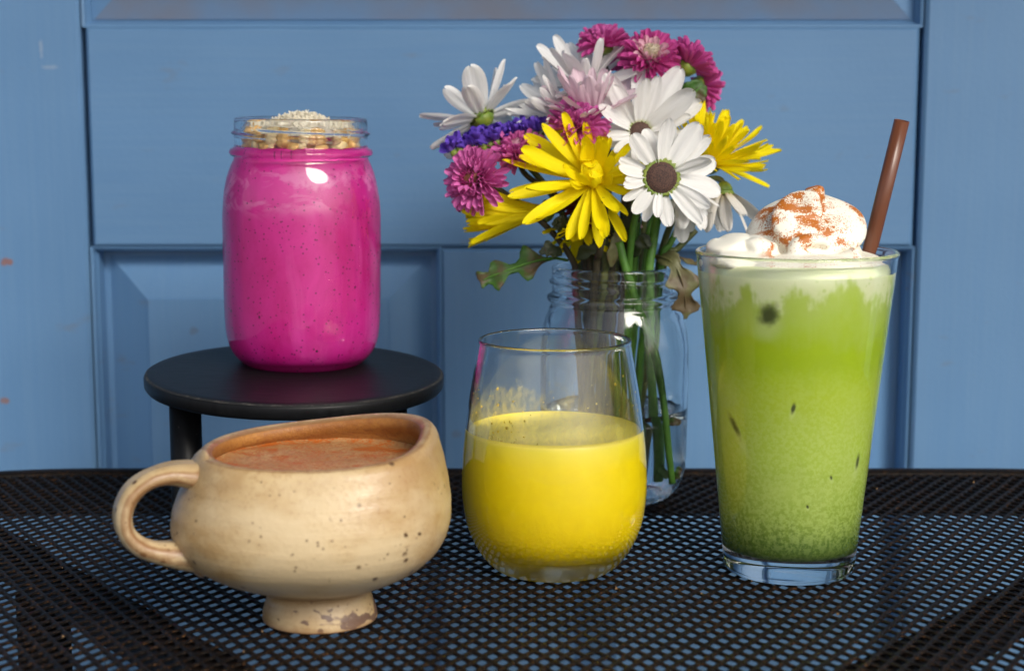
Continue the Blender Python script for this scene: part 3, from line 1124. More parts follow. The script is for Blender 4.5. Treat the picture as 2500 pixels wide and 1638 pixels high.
for k in range(40):
    a = rng.uniform(0, 2 * PI)
    hgt = abs(rng.gauss(0, 0.010))
    zc = 0.0675 + min(hgt, 0.026)
    # more has run down on the side turned to the camera's left
    if rng.random() < 0.35:
        a = R(rng.gauss(235, 16))
        zc = 0.0675 + abs(rng.gauss(0, 0.014))
        zc = min(zc, 0.098)
    parts.append(pulp_patch(a, zc, rng.choice((0.00022, 0.0003, 0.0004, 0.0006))))
v, f = merge(parts)
o = build('pulp', v, f, M['pulp'], juice_glass)
o['kind'] = 'stuff'
v, f = lathe([(in_radius(z_) - 0.00025, z_) for z_ in np.linspace(0.0660, 0.1000, 24)], 96)
build('juice_film', v, f, M['film'], juice_glass)

# ------------------------------------------------------------------ pint glass of iced matcha
PB = Vector((0.1285, 0.7270, 0.0003))
pint = tag(empty('matcha_glass', PB), 'tall tapered pint glass of green iced matcha with whipped cream on top', 'glass')


def taper(z):
    return 0.0298 + (0.0452 - 0.0298) * (z / 0.148) ** 1.02


out_p = [(0.0, 0.0012), (0.020, 0.0012), (0.0255, 0.0004), (0.0278, 0.0), (0.0288, 0.0005), (0.0295, 0.0016), (taper(0.003), 0.003)]
out_p += [(taper(z_), z_) for z_ in np.linspace(0.006, 0.1455, 40)]
rim_p = [(0.0454, 0.1462), (0.0455, 0.1470), (0.0452, 0.1478), (0.0445, 0.1482), (0.0436, 0.1480), (0.0431, 0.1473), (0.0429, 0.1462)]
in_p2 = [(taper(z_) - 0.0024, z_) for z_ in np.linspace(0.1452, 0.0145, 40)] + [(0.0280, 0.0130), (0.0265, 0.0118), (0.024, 0.0112), (0.012, 0.0108), (0.0, 0.0108)]
v, f = lathe(out_p + rim_p + in_p2, 128)
build('glass', v, f, M['glass'], pint)
pr_ = liquid_profile(in_p2, 0.141, 0.0004) + [(0.0405, 0.1432), (0.038, 0.1440), (0.03, 0.1442), (0.0, 0.1445)]
v, f = lathe(pr_, 96)
build('matcha', v, f, M['matcha'], pint)


# whipped cream: soft lobes joined by voxels
def ellipsoid(c, r, rot=(0, 0, 0), seed=0, amp=0.08, freq=1.6, sub=4):
    bm = bmesh.new()
    bmesh.ops.create_icosphere(bm, subdivisions=sub, radius=1)
    e = Euler(tuple(R(k) for k in rot)).to_matrix()
    for vv in bm.verts:
        n_ = noise.noise(vv.co * freq + Vector((seed * 7.1, seed * 3.3, seed)))
        p = vv.co * (1 + amp * n_)
        vv.co = e @ Vector((p.x * r[0], p.y * r[1], p.z * r[2])) + Vector(c)
    bm.verts.index_update()
    V = [vv.co.copy() for vv in bm.verts]
    F = [tuple(x.index for x in fc.verts) for fc in bm.faces]
    bm.free()
    return V, F


def swirl_lobe(c, r, axis, amp, pitch, turn=0.0, seed=0, sub=5):
    """ellipsoid piped round an axis, with one soft spiral step"""
    bm = bmesh.new()
    bmesh.ops.create_icosphere(bm, subdivisions=sub, radius=1)
    ax = Vector(axis).normalized()
    e1 = ax.orthogonal().normalized()
    e2 = ax.cross(e1)
    for vv in bm.verts:
        d = vv.co.normalized()
        ph = math.acos(max(-1, min(1, d.dot(ax))))
        th = math.atan2(d.dot(e2), d.dot(e1)) + turn
        q = (ph / pitch - th / (2 * PI)) % 1.0
        saw = (q / 0.82) if q < 0.82 else (1 - q) / 0.18
        saw = saw * saw * (3 - 2 * saw)
        k = 1 - amp * (1 - saw) * min(1, ph / 0.25 + 0.2) + 0.05 * noise.noise(d * 1.7 + Vector((seed, seed * 2, 0)))
        vv.co = Vector((d.x * r[0] * k, d.y * r[1] * k, d.z * r[2] * k)) + Vector(c)
    bm.verts.index_update()
    V = [vv.co.copy() for vv in bm.verts]
    F = [tuple(x.index for x in fc.verts) for fc in bm.faces]
    bm.free()
    return V, F


CRM = Vector((0.0, 0.0, 0.144))
parts = [
    swirl_lobe((0.0060, 0.008, 0.003), (0.0295, 0.022, 0.0300), (-0.05, -0.62, 0.78), 0.20, 1.05, 2.4, 1),
    ellipsoid((0.0085, 0.004, 0.0285), (0.0050, 0.0045, 0.0045), (0, 12, 0), 2, 0.2),
    swirl_lobe((-0.0285, -0.004, 0.0020), (0.0150, 0.016, 0.0105), (-0.6, -0.2, 0.75), 0.12, 1.3, 0.6, 3),
    ellipsoid((-0.0180, -0.010, 0.0040), (0.0100, 0.010, 0.0070), (0, 20, 10), 12, 0.2),
    ellipsoid((-0.024, -0.016, -0.0005), (0.015, 0.012, 0.0055), (0, 6, 0), 7, 0.2),
    ellipsoid((0.002, -0.018, -0.001), (0.030, 0.018, 0.0050), (0, 0, 0), 8, 0.2),
    ellipsoid((0.026, 0.0, -0.002), (0.014, 0.024, 0.0055), (0, 0, 0), 9, 0.2),
]
# the curl that closes the piping, in front
sw = []
for k in range(61):
    t = k / 60
    a = R(-20) - t * R(300)
    rad = 0.0125 * (1 - t) ** 0.7 + 0.0016
    sw.append(Vector((0.0085 + rad * math.cos(a) * 1.25, -0.0165 + 0.003 * t, 0.0065 + rad * math.sin(a) * 0.62)))
parts.append(tube(sw, [0.0050 * (1 - 0.65 * (k / 60) ** 1.5) for k in range(61)], 14))
v, f = merge(parts)
o = build('whipped_cream', v, f, M['cream'], pint)
o.location = CRM
rmod = o.modifiers.new('remesh', 'REMESH')
rmod.mode = 'VOXEL'
rmod.voxel_size = 0.0006
rmod.use_smooth_shade = True
smod = o.modifiers.new('smooth', 'SMOOTH')
smod.factor = 0.5
smod.iterations = 7

# straw
s0, s1 = Vector((0.1765, 0.737, 0.2062)), Vector((0.1655, 0.7455, 0.1455))
d_ = (s1 - s0).normalized()
s2 = s0 + d_ * 0.176
straw = tag(empty('drinking_straw', s2), 'brown plastic straw leaning out of the matcha glass', 'straw')
L_ = (s0 - s2).length


def facet(a, r, z):
    return r * (1 + 0.035 * abs(math.cos(a * 3.5)))


v, f = lathe([(0.0034, 0.0), (0.0034, L_ * 0.25), (0.0034, L_ * 0.5), (0.0034, L_ * 0.75), (0.0034, L_), (0.0030, L_), (0.0030, L_ * 0.5), (0.0030, 0.0), (0.0034, 0.0)], 42, facet)
build('tube', v, f, M['straw'], straw)
straw.rotation_euler = (s0 - s2).to_track_quat('Z', 'Y').to_euler()

# ------------------------------------------------------------------ stoneware mug
MB = Vector((-0.0807, 0.655, 0.0003))
mug = tag(empty('stoneware_mug', MB), 'speckled tan stoneware mug on a narrow foot holding a foamy cinnamon drink', 'mug')
outer = [(0.0232, 0.0, 0, 2.0), (0.0240, 0.0006, 0, 2.0), (0.0240, 0.0020, 0, 2.0), (0.0235, 0.0052, 0, 2.0), (0.0224, 0.0085, 0, 2.0), (0.0216, 0.0112, 0, 2.0), (0.0226, 0.0136, 0, 2.0),
         (0.0300, 0.0168, -0.0003, 2.05), (0.0400, 0.0212, -0.0010, 2.1), (0.0480, 0.0262, -0.0016, 2.15), (0.0540, 0.0325, -0.0020, 2.2), (0.0570, 0.0395, -0.0022, 2.2),
         (0.0574, 0.0465, -0.0022, 2.25), (0.0562, 0.0540, -0.0020, 2.3), (0.0536, 0.0620, -0.0012, 2.4), (0.0510, 0.0685, -0.0005, 2.5), (0.0492, 0.0725, 0.0, 2.55), (0.0478, 0.0747, 0.0, 2.55), (0.0462, 0.0757, 0.0, 2.55)]
inner = [(0.0445, 0.0756, 0.0, 2.5), (0.0428, 0.0747, 0.0, 2.4), (0.0420, 0.0728, 0.0, 2.35), (0.0428, 0.0700, -0.0002, 2.3), (0.0458, 0.066, -0.0005, 2.4), (0.0480, 0.060, -0.0010, 2.3), (0.0505, 0.052, -0.0018, 2.2),
         (0.0505, 0.043, -0.002, 2.2), (0.0470, 0.033, -0.0018, 2.15), (0.038, 0.0250, -0.001, 2.1), (0.022, 0.0205, 0, 2.0), (0.006, 0.0195, 0, 2.0)]


def mug_rings(rows, seg=112):
    rows = smooth_profile(rows, 4)
    V = []
    for r, z, cx_, n_ in rows:
        for k in range(seg):
            a = 2 * PI * k / seg
            ca, sa = math.cos(a), math.sin(a)
            q = (abs(ca) ** n_ + abs(sa) ** n_) ** (-1 / n_)
            rr = r * q
            x, y = cx_ + rr * ca, rr * sa * 0.97
            wob = (0.0011 * noise.noise(Vector((ca * 1.2, sa * 1.2, z * 26))) + 0.00007 * math.sin(z * 900 + 2 * noise.noise(Vector((ca, sa, z * 30)))) * (1 if z > 0.018 else 0) * (r > 0.046)) * min(1, z / 0.02)
            b = max(0.0, min(1.0, (z - 0.02) / 0.05)) ** 1.5
            zz = z + b * (0.060 * x + 0.038 * y + 0.0016 * math.sin(a * 2 + 0.6))
            V.append((x * (1 + wob / max(rr, .01)), y * (1 + wob / max(rr, .01)), zz))
    return V, len(rows)


vo, no_ = mug_rings(outer)
vi, ni_ = mug_rings(inner)
seg = 112
V = vo + vi
nr = no_ + ni_
F, fm = [], []
for a in range(nr - 1):
    for k in range(seg):
        k2 = (k + 1) % seg
        F.append((a * seg + k, a * seg + k2, (a + 1) * seg + k2, (a + 1) * seg + k))
        fm.append(1 if a >= no_ + 5 else 0)
F.append(tuple(range(seg - 1, -1, -1)))
fm.append(0)
F.append(tuple((nr - 1) * seg + k for k in range(seg)))
fm.append(1)
o = build('body', V, F, None, mug, True, [M['stoneware'], M['stain']], fm)
# where the glaze has run thin over edges and shows the clay
wear = []
for i_, (x, y, z_) in enumerate(V):
    row = i_ // seg
    u = row / (no_ - 1)
    wv = 0.0
    for c0, w0, k0 in ((0.0, 0.03, 0.85), (0.045, 0.02, 0.9), (0.10, 0.05, 0.30), (0.37, 0.045, 0.62), (0.985, 0.035, 0.55)):
        wv = max(wv, k0 * math.exp(-((u - c0) / w0) ** 2))
    if row >= no_:
        wv = min(1.0, 0.35 + 0.12 * (row - no_))
    wear.append(wv)
at_ = o.data.attributes.new('wear', 'FLOAT', 'POINT')
at_.data.foreach_set('value', wear)
# drink surface
V, F = [(0, 0, 0)], []
for i_, t in enumerate((0.25, 0.5, 0.7, 0.85, 0.95, 1.0)):
    for k in range(seg):
        a = 2 * PI * k / seg
        ca, sa = math.cos(a), math.sin(a)
        q = (abs(ca) ** 2.4 + abs(sa) ** 2.4) ** (-1 / 2.4)
        x, y = -0.0005 + 0.0462 * q * ca * t, 0.0462 * q * sa * t * 0.97
        V.append((x, y, (0.0012 if t == 1 else 0) + 0.0006 * noise.noise(Vector((x * 110, y * 110, 4)))))
        if i_ == 0:
            F.append((0, 1 + k, 1 + (k + 1) % seg))
        else:
            b0, b1 = 1 + (i_ - 1) * seg, 1 + i_ * seg
            F.append((b0 + k, b1 + k, b1 + (k + 1) % seg, b0 + (k + 1) % seg))
o = build('latte_foam', V, F, M['latte'], mug)
o.location = (0, 0, 0.0665)
# handle
hp = [(0.0455, 0.0640), (0.0525, 0.0662), (0.0620, 0.0676), (0.0710, 0.0655), (0.0775, 0.0605), (0.0805, 0.0535), (0.0797, 0.0460), (0.0745, 0.0398), (0.0670, 0.0362), (0.0600, 0.0345), (0.0530, 0.0340), (0.0450, 0.0345)]
hw = [(0.0085, 0.0135), (0.0060, 0.0105), (0.0047, 0.0084), (0.0040, 0.0080), (0.0038, 0.0080), (0.0039, 0.0080), (0.0040, 0.0080), (0.0042, 0.0080), (0.0046, 0.0084), (0.0058, 0.0090), (0.0076, 0.0110), (0.0086, 0.0130)]
path = smooth_profile([a + b for a, b in zip(hp, hw)], 5)
hs = 28
V, F = [], []
for i_, (s_, z_, th, wd) in enumerate(path):
    p0 = path[max(i_ - 1, 0)]
    p1 = path[min(i_ + 1, len(path) - 1)]
    t = Vector((-(p1[0] - p0[0]), 0, p1[1] - p0[1])).normalized()
    nrm = Vector((-t.z, 0, t.x))
    for k in range(hs):
        a = 2 * PI * k / hs
        groove = 1 - 0.22 * math.exp(-((math.cos(a) - 0.15) / 0.35) ** 2)
        off = nrm * (th * math.sin(a) * groove) + Vector((0, 1, 0)) * (wd * math.cos(a))
        p = Vector((-s_, 0, z_)) + off
        p += Vector((0, 0, 0.0006 * noise.noise(p * 120)))
        V.append(p)
for i_ in range(len(path) - 1):
    for k in range(hs):
        k2 = (k + 1) % hs
        F.append((i_ * hs + k, i_ * hs + k2, (i_ + 1) * hs + k2, (i_ + 1) * hs + k))
F.append(tuple(range(hs - 1, -1, -1)))
F.append(tuple((len(path) - 1) * hs + k for k in range(hs)))
# thumbed collars where the handle joins the body
for (cs, cz, cr, tilt) in ((0.0508, 0.0645, (0.0030, 0.0145, 0.0118), 20), (0.0535, 0.0342, (0.0032, 0.0135, 0.0112), -18)):
    vv, ff = ellipsoid((0, 0, 0), cr, (0, 0, 0), cs * 100, 0.08, 1.4, 3)
    e = Matrix.Rotation(R(tilt), 3, 'Y')
    vv = [e @ q + Vector((-cs, 0, cz)) for q in vv]
    b = len(V)
    V += vv
    F += [tuple(i + b for i in q) for q in ff]
o = build('handle', V, F, M['stoneware'], mug)
o.rotation_euler = (0, 0, R(24))
wear = []
for i_ in range(len(V)):
    if i_ < len(path) * hs:
        row, k = divmod(i_, hs)
        a = 2 * PI * k / hs
        wv = 0.62 * math.exp(-((abs(math.cos(a)) - 0.93) / 0.12) ** 2) + (0.28 if math.sin(a) > 0.25 else 0.0)
        if row < 6 or row > len(path) - 8:
            wv += 0.15
    else:
        wv = 0.38
    wear.append(wv)
at_ = o.data.attributes.new('wear', 'FLOAT', 'POINT')
at_.data.foreach_set('value', wear)


# ------------------------------------------------------------------ flowers
def petal_mesh(name, L, W, bend=0.3, cup=0.25, base=0.25, wide=0.6, tip=0.1, ridge=0.06, seed=0, mat=None, nl=10, nw=5, spoon=0.0, notch=0.0):
    """strap of quads along +y with a rounded end"""
    V, F = [], []
    ts = [wide * k / (nl // 2) for k in range(nl // 2)] + [wide + (1 - wide) * math.sin(PI / 2 * k / (nl - nl // 2)) for k in range(nl - nl // 2 + 1)]
    y = z = t0 = 0.0
    for i, t in enumerate(ts):
        ang = bend * t
        y += math.cos(ang) * L * (t - t0)
        z += math.sin(ang) * L * (t - t0)
        t0 = t
        if t < wide:
            p = base + (1 - base) * math.sin(t / wide * PI / 2)
        else:
            u = (t - wide) / (1 - wide)
            p = tip + (1 - tip) * math.sqrt(max(0, 1 - u * u))
        hw_ = W / 2 * p
        for j in range(nw):
            s = -1 + 2 * j / (nw - 1)
            s = math.copysign(abs(s), s)
            cc = (cup + spoon * t) * hw_ * s * s
            rg = ridge * W * math.cos(s * PI * 2) * (1 - 0.5 * t)
            wv = 0.07 * L * noise.noise(Vector((s * 0.7, t * 1.6, seed * 3.7))) * t
            sw_ = 0.05 * L * noise.noise(Vector((seed * 2.1, t * 1.1, 4.2))) * t
            yy = y - notch * L * math.exp(-(s / 0.4) ** 2) * max(0, t - 0.8) * 5
            V.append((s * hw_ + sw_, yy, z + cc + rg + wv))
    for i in range(nl):
        for j in range(nw - 1):
            a = i * nw + j
            F.append((a, a + 1, a + nw + 1, a + nw))
    me = bpy.data.meshes.new(name)
    me.from_pydata(V, [], F)
    me.update()
    me.polygons.foreach_set('use_smooth', [True] * len(F))
    me.materials.append(mat)
    return me


def petal_matrix(phi, elev, r0, h0, roll=0.0, scale=1.0, sx=1.0):
    d = Vector((math.cos(phi), math.sin(phi), 0))
    zv = Vector((0, 0, 1))
    Y = d * math.cos(elev) + zv * math.sin(elev)
    Z = -d * math.sin(elev) + zv * math.cos(elev)
    X = Y.cross(Z)
    Mx = Matrix(((X.x, Y.x, Z.x, 0), (X.y, Y.y, Z.y, 0), (X.z, Y.z, Z.z, 0), (0, 0, 0, 1)))
    return Matrix.Translation(d * r0 + zv * h0) @ Mx @ Matrix.Rotation(roll, 4, 'Y') @ Matrix.Diagonal((scale * sx, scale, scale, 1))


def flower_root(name, loc, face, spin=0.0):
    q = Vector(face).to_track_quat('Z', 'Y').to_matrix().to_4x4()
    o = empty(name)
    o.matrix_world = Matrix.Translation(loc) @ q @ Matrix.Rotation(spin, 4, 'Z')
    return o, o.matrix_world.copy()


def add_stem(root, Mw, loc, face, mouth, foot, mat, r0=0.0015, r1=0.0021, back=0.028, start=0.004, up=0.045, node_leaves=0):
    loc, face = Vector(loc), Vector(face).normalized()
    p0 = loc - face * start
    mz = VB + Vector((mouth[0], mouth[1], 0.128))
    ft = VB + Vector((foot[0] * 0.75 - 0.010, foot[1] * 1.1, foot[2]))
    pts = bez(p0, p0 - face * back, mz + Vector((mouth[0] * 0.35, mouth[1] * 0.35, up)), mz, 16)
    dirn = (ft - mz)
    pts += [mz + dirn * t + Vector((0, 0, 0)) for t in (0.25, 0.5, 0.75, 1.0)]
    inv = Mw.inverted()
    n = len(pts)
    rad = [r0 + (r1 - r0) * i / (n - 1) for i in range(n)]
    v, f = tube([inv @ p for p in pts], rad, 10)
    return build('stem', v, f, mat, root)


def calyx_part(root, rad, h, off=0.0):
    prof = [(0.0, -h), (rad * 0.35, -h), (rad * 0.75, -h * 0.7), (rad * 1.0, -h * 0.25), (rad * 0.95, 0.0), (0.0, 0.0003)]
    v, f = lathe(prof, 20, lambda a, r, z: r * (1 + 0.12 * math.cos(a * 9)))
    return build('calyx', [(x, y, z + off) for x, y, z in v], f, M['calyx'], root)


_cache = {}


def variants(key, n, **kw):
    if key not in _cache:
        _cache[key] = [petal_mesh('petal', seed=s * 1.7 + 0.3, **{k: (v[s % len(v)] if isinstance(v, (list, tuple)) else v) for k, v in kw.items()}) for s in range(n)]
    return _cache[key]


def daisy(label, loc, face, rad, mouth, foot, key='daisy', n=21, elev=(4, 14), eye=0.0085, eyecol='eye', stem='stem_green', spin=0.0, mat='white_petal', bend=(-0.25, 0.1, -0.05, 0.3), width=0.42, skip=(), back=0.028, droop=None, group='white daisies in the jar', layers=2, longer=None):
    root, Mw = flower_root('daisy', loc, face, spin)
    tag(root, label, 'flower', group)
    L = rad - eye * 0.75
    vs_ = variants((key, round(L, 4), mat), 4, L=L, W=L * width, bend=bend, cup=(0.12, -0.1, 0.2, 0.05), base=0.42, wide=0.62, mat=M[mat], ridge=0.045, nw=9, notch=(0.0, 0.04, 0.0, 0.06))
    r = random.Random(hash(label) % 1000 if False else sum(map(ord, label)))
    for k in range(n):
        phi = 2 * PI * k / n + r.uniform(-.15, .15)
        lay = k % layers
        dg = math.degrees(phi) % 360
        if any(a <= dg <= b for a, b in skip):
            continue
        e = R(elev[0] + (elev[1] - elev[0]) * lay / max(1, layers - 1) + r.uniform(-5, 5))
        if droop:
            e += R(droop * r.uniform(-1, 1))
        ln = r.uniform(0.78, 1.07)
        if longer is not None:
            ln *= 0.88 + 0.2 * (Mw.to_3x3() @ Vector((math.cos(phi), math.sin(phi), 0))).dot(Vector(longer))
        inst('petal', vs_[r.randrange(4)], root, petal_matrix(phi, e, eye * 0.72, -0.0008 + 0.0009 * lay, R(r.uniform(-26, 26)), ln, r.uniform(0.75, 1.2)))
    prof = [(eye * 1.0, -0.0012), (eye * 1.0, 0.0003), (eye * 0.9, 0.0013), (eye * 0.65, 0.0021), (eye * 0.3, 0.0024), (0, 0.0024)]
    v, f = lathe(prof, 36)
    eye_o = build('eye', v, f, M[eyecol], root)
    # ring of small pointed florets round the eye
    v, f = lathe([(eye * 0.8, 0.0003), (eye * 1.02, 0.0012), (eye * 1.16, 0.0005), (eye * 1.05, -0.0012)], 44, lambda a, r_, z: r_ * (1 + 0.05 * math.cos(a * 22)))
    build('eye_ring', v, f, M['calyx'], eye_o)
    calyx_part(root, eye * 0.95, 0.0052, -0.0011)
    add_stem(root, Mw, loc, face, mouth, foot, M[stem], back=back)
    return root


def spider_mum(label, loc, face, rad, mouth, foot, rows, key='yellow', stem='stem_olive', spin=0.0, core=0.011, half=None, longer=None, jit=12, back=0.03, group='yellow chrysanthemums in the jar', start=0.004):
    """rows: (count, elevation, length factor, bend, width factor)"""
    root, Mw = flower_root('yellow_chrysanthemum', loc, face, spin)
    tag(root, label, 'flower', group)
    r = random.Random(sum(map(ord, label)))
    for ri_, (n, e0, lf, bd, wf) in enumerate(rows):
        L = rad * lf
        vs_ = variants((key, ri_, round(L, 4), bd), 4, L=L, W=rad * wf, bend=(bd, bd + 0.2, bd - 0.2, bd + 0.08), cup=(0.16, 0.05, 0.22, 0.1), base=0.5, wide=0.72, mat=M['yellow_petal'], ridge=0.04, nw=7, notch=(0.0, 0.05, 0.02, 0.08))
        for k in range(n):
            phi = 2 * PI * (k + 0.5 * (ri_ % 2)) / n + r.uniform(-.14, .14)
            if half:
                dg = math.degrees(phi) % 360
                if not (half[0] <= dg <= half[1]):
                    continue
            e = R(e0 + r.uniform(-jit, jit))
            ln = r.uniform(0.76, 1.06)
            if longer is not None and ri_ < 3:
                ln *= 0.86 + 0.24 * (Mw.to_3x3() @ Vector((math.cos(phi), math.sin(phi), 0))).dot(Vector(longer))
            inst('petal', vs_[r.randrange(4)], root, petal_matrix(phi, e, 0.0018 + 0.0006 * ri_, 0.0004 * ri_, R(r.uniform(-24, 24)), ln, r.uniform(0.8, 1.15)))
    calyx_part(root, 0.0062, 0.006, 0.0003)
    add_stem(root, Mw, loc, face, mouth, foot, M[stem], 0.0017, 0.0022, back=back, start=start)
    return root


def pompon(label, loc, face, rad, mouth, foot, n=140, mats=('pink_petal', 'pink_petal', 'pale_pink_petal'), stem='stem_dark', spin=0.0, open_=1.0, eye=None, back=0.02, e0=-18, e1=82, group='pink pompon chrysanthemums in the jar', up=0.045, lenf=1.0, thr=(0.45, 0.8)):
    root, Mw = flower_root('pink_chrysanthemum', loc, face, spin)
    tag(root, label, 'flower', group)
    r = random.Random(sum(map(ord, label)))
    G_ = PI * (3 - math.sqrt(5))
    sets = []
    for i, mt in enumerate(mats):
        L = rad * (0.80, 0.62, 0.42)[i] * lenf
        sets.append(variants(('pom', mt, i, round(L, 4)), 3, L=L, W=rad * (0.185, 0.17, 0.15)[i], bend=(0.3, 0.55, 0.1), cup=(0.9, 0.6, 1.1), base=0.45, wide=0.78, tip=0.2, mat=M[mt], ridge=0.0, nl=6, nw=4, spoon=0.5))
    for k in range(n):
        t = k / (n - 1)
        phi = k * G_
        e = R(e0 + (e1 - e0) * t ** 0.85 + r.uniform(-7, 7))
        i = 0 if t < thr[0] else (1 if t < thr[1] else 2)
        r0 = rad * 0.2 * (1 - 0.75 * t)
        inst('petal', sets[i][r.randrange(3)], root, petal_matrix(phi, e, r0, rad * (0.04 + 0.16 * t), R(r.uniform(-25, 25)), r.uniform(0.9, 1.1)))
    if eye:
        v, f = ellipsoid((0, 0, rad * 0.36), (rad * 0.3, rad * 0.3, rad * 0.2), (0, 0, 0), 3, 0.25, 4.0, 3)
        build('eye', v, f, M[eye], root)
    calyx_part(root, rad * 0.36, rad * 0.34, rad * 0.05)
    add_stem(root, Mw, loc, face, mouth, foot, M[stem], 0.0014, 0.0019, back=back, up=up)
    return root


# daisies
daisy('white daisy facing out with a round brown eye and wide petals', (0.0751, 0.815, 0.1768), (0.06, -1, 0.10), 0.0315, (0.006, -0.022, 0), (0.020, -0.010, 0.012), eye=0.0084, n=21, elev=(-4, 12), spin=0.2, longer=(0.95, 0, 0.3), width=0.38, droop=8, bend=(-0.35, 0.25, -0.05, 0.5))
daisy('large white daisy nodding behind the brown eyed daisy, long petals up', (0.0675, 0.856, 0.1985), (0.08, -0.88, 0.25), 0.0375, (0.010, -0.010, 0), (0.024, 0.004, 0.010), eye=0.0062, n=24, elev=(4, 34), bend=(-0.1, 0.25, 0.4, 0.1), spin=0.4, key='daisyB', width=0.30, droop=10, longer=(0.1, 0, 1))
daisy('upturned white daisy just below the topmost pink bloom', (0.0400, 0.884, 0.2245), (-0.22, -0.30, 0.92), 0.0350, (-0.004, 0.006, 0), (-0.010, 0.010, 0.010), eye=0.0058, n=24, elev=(14, 50), bend=(0.1, -0.15, 0.3, 0.0), key='daisyC', stem='stem_green', width=0.30, droop=8)
daisy('white daisy at the far left edge of the bouquet, side on', (-0.0165, 0.872, 0.2065), (-0.46, 0.32, 0.66), 0.0345, (-0.020, 0.006, 0), (0.010, 0.012, 0.010), eye=0.0066, n=19, elev=(0, 30), bend=(0.1, -0.15, 0.25, 0.0), key='daisyD', stem='stem_olive', width=0.36, back=0.02, droop=8)
daisy('faded white daisy half closed, between the left daisy and blush bloom', (0.0245, 0.874, 0.2085), (-0.80, -0.22, 0.56), 0.0320, (-0.012, 0.004, 0), (0.0, 0.014, 0.010), eye=0.0058, n=28, elev=(18, 60), mat='white_petal', bend=(0.1, -0.1, 0.2, 0.0), key='daisyE', stem='stem_olive', width=0.28, back=0.018, eyecol='bud_eye', droop=8)
daisy('blush pink daisy opening upward in the middle of the bouquet', (0.0410, 0.860, 0.2090), (-0.10, -0.38, 0.90), 0.0320, (0.0, -0.004, 0), (0.006, 0.010, 0.010), eye=0.0060, n=28, elev=(30, 66), mat='blush_petal', bend=(0.05, -0.1, 0.15, 0.0), key='daisyF', stem='stem_olive', width=0.30, group=None, droop=8)
daisy('withered white daisy hanging below the brown eyed daisy', (0.0905, 0.846, 0.1680), (0.16, -0.35, -0.9), 0.0285, (0.018, -0.008, 0), (0.026, 0.0, 0.012), eye=0.0050, n=12, elev=(44, 66), mat='white_petal', key='daisyG', width=0.34, back=0.012, bend=(0.2, 0.5, 0.1, 0.3), eyecol='bud_eye', droop=10)
daisy('limp white daisy drooping beside the whipped cream', (0.1125, 0.858, 0.1665), (0.05, -0.16, -1), 0.0285, (0.024, 0.000, 0), (0.028, 0.006, 0.012), eye=0.0045, n=9, elev=(34, 62), mat='faded_petal', key='daisyH', width=0.40, back=0.010, bend=(0.1, 0.5, 0.9, 0.3), eyecol='bud_eye', stem='stem_olive', droop=10)

# yellow chrysanthemums
spider_mum('big yellow chrysanthemum in the middle of the bouquet', (0.0422, 0.838, 0.1745), (-0.10, -0.86, 0.46), 0.0440, (-0.006, -0.020, 0), (-0.012, -0.008, 0.010), longer=(-0.9, 0, -0.45), rows=
           [(13, -6, 1.0, 0.1, 0.155), (12, 10, 1.0, 0.05, 0.16), (12, 26, 0.88, 0.2, 0.155), (9, 42, 0.58, 0.8, 0.15), (11, 56, 0.40, 1.7, 0.135), (12, 66, 0.34, 2.2, 0.125), (10, 76, 0.29, 2.5, 0.115), (6, 84, 0.25, 2.6, 0.11)])
spider_mum('yellow chrysanthemum fanning out on the right side of the bouquet', (0.1065, 0.876, 0.1815), (0.34, -0.20, 0.86), 0.0375, (0.016, 0.012, 0), (0.020, 0.014, 0.010),
           [(20, 8, 1.0, 0.12, 0.16), (18, 26, 1.0, 0.1, 0.15), (16, 44, 0.96, 0.1, 0.145), (12, 62, 0.85, 0.1, 0.14), (8, 76, 0.7, 0.1, 0.13)], key='yB', stem='stem_green')
spider_mum('yellow chrysanthemum pointing sideways under the far left pink bloom', (0.0170, 0.860, 0.1570), (-0.98, -0.14, 0.0), 0.0430, (-0.016, -0.004, 0), (0.004, 0.0, 0.012),
           [(18, 71, 0.98, 0.05, 0.15), (14, 75, 1.0, 0.05, 0.15), (10, 81, 0.98, 0.0, 0.14)], key='yC', stem='stem_dark', back=0.012, jit=4)
spider_mum('small yellow chrysanthemum hanging beneath the big yellow bloom', (0.0365, 0.858, 0.1520), (-0.05, -0.42, -0.9), 0.0245, (-0.004, 0.004, 0), (0.004, -0.010, 0.012),
           [(11, 36, 1.0, -0.2, 0.24), (9, 52, 0.95, -0.1, 0.24)], key='yD', stem='stem_dark', back=0.008)

# pink pompons
pompon('topmost pink pompon bloom at the peak of the bouquet', (0.0495, 0.886, 0.2440), (-0.16, -0.28, 0.95), 0.0150, (-0.002, 0.014, 0), (-0.004, 0.016, 0.010), mats=('deep_pink_petal', 'pink_petal', 'pale_pink_petal'))
pompon('pink pompon bloom with a cream white heart near the top', (0.0735, 0.874, 0.2360), (0.02, -0.72, 0.68), 0.0172, (0.008, 0.010, 0), (0.010, 0.016, 0.010), n=165, mats=('deep_pink_petal', 'pale_pink_petal', 'cream_petal'), stem='stem_olive', thr=(0.46, 0.6))
pompon('pink bloom mostly hidden behind the cream hearted bloom', (0.0665, 0.902, 0.2335), (-0.1, -0.1, 0.6), 0.0165, (0.004, 0.018, 0), (0.004, 0.020, 0.010), n=96, mats=('deep_pink_petal', 'deep_pink_petal', 'pink_petal'))
pompon('pink bloom turned away at the upper right showing its green calyx', (0.0940, 0.884, 0.2330), (0.52, 0.18, 0.80), 0.0165, (0.014, 0.010, 0), (0.014, 0.018, 0.010), n=129, mats=('deep_pink_petal', 'deep_pink_petal', 'pink_petal'), stem='stem_olive', e0=0)
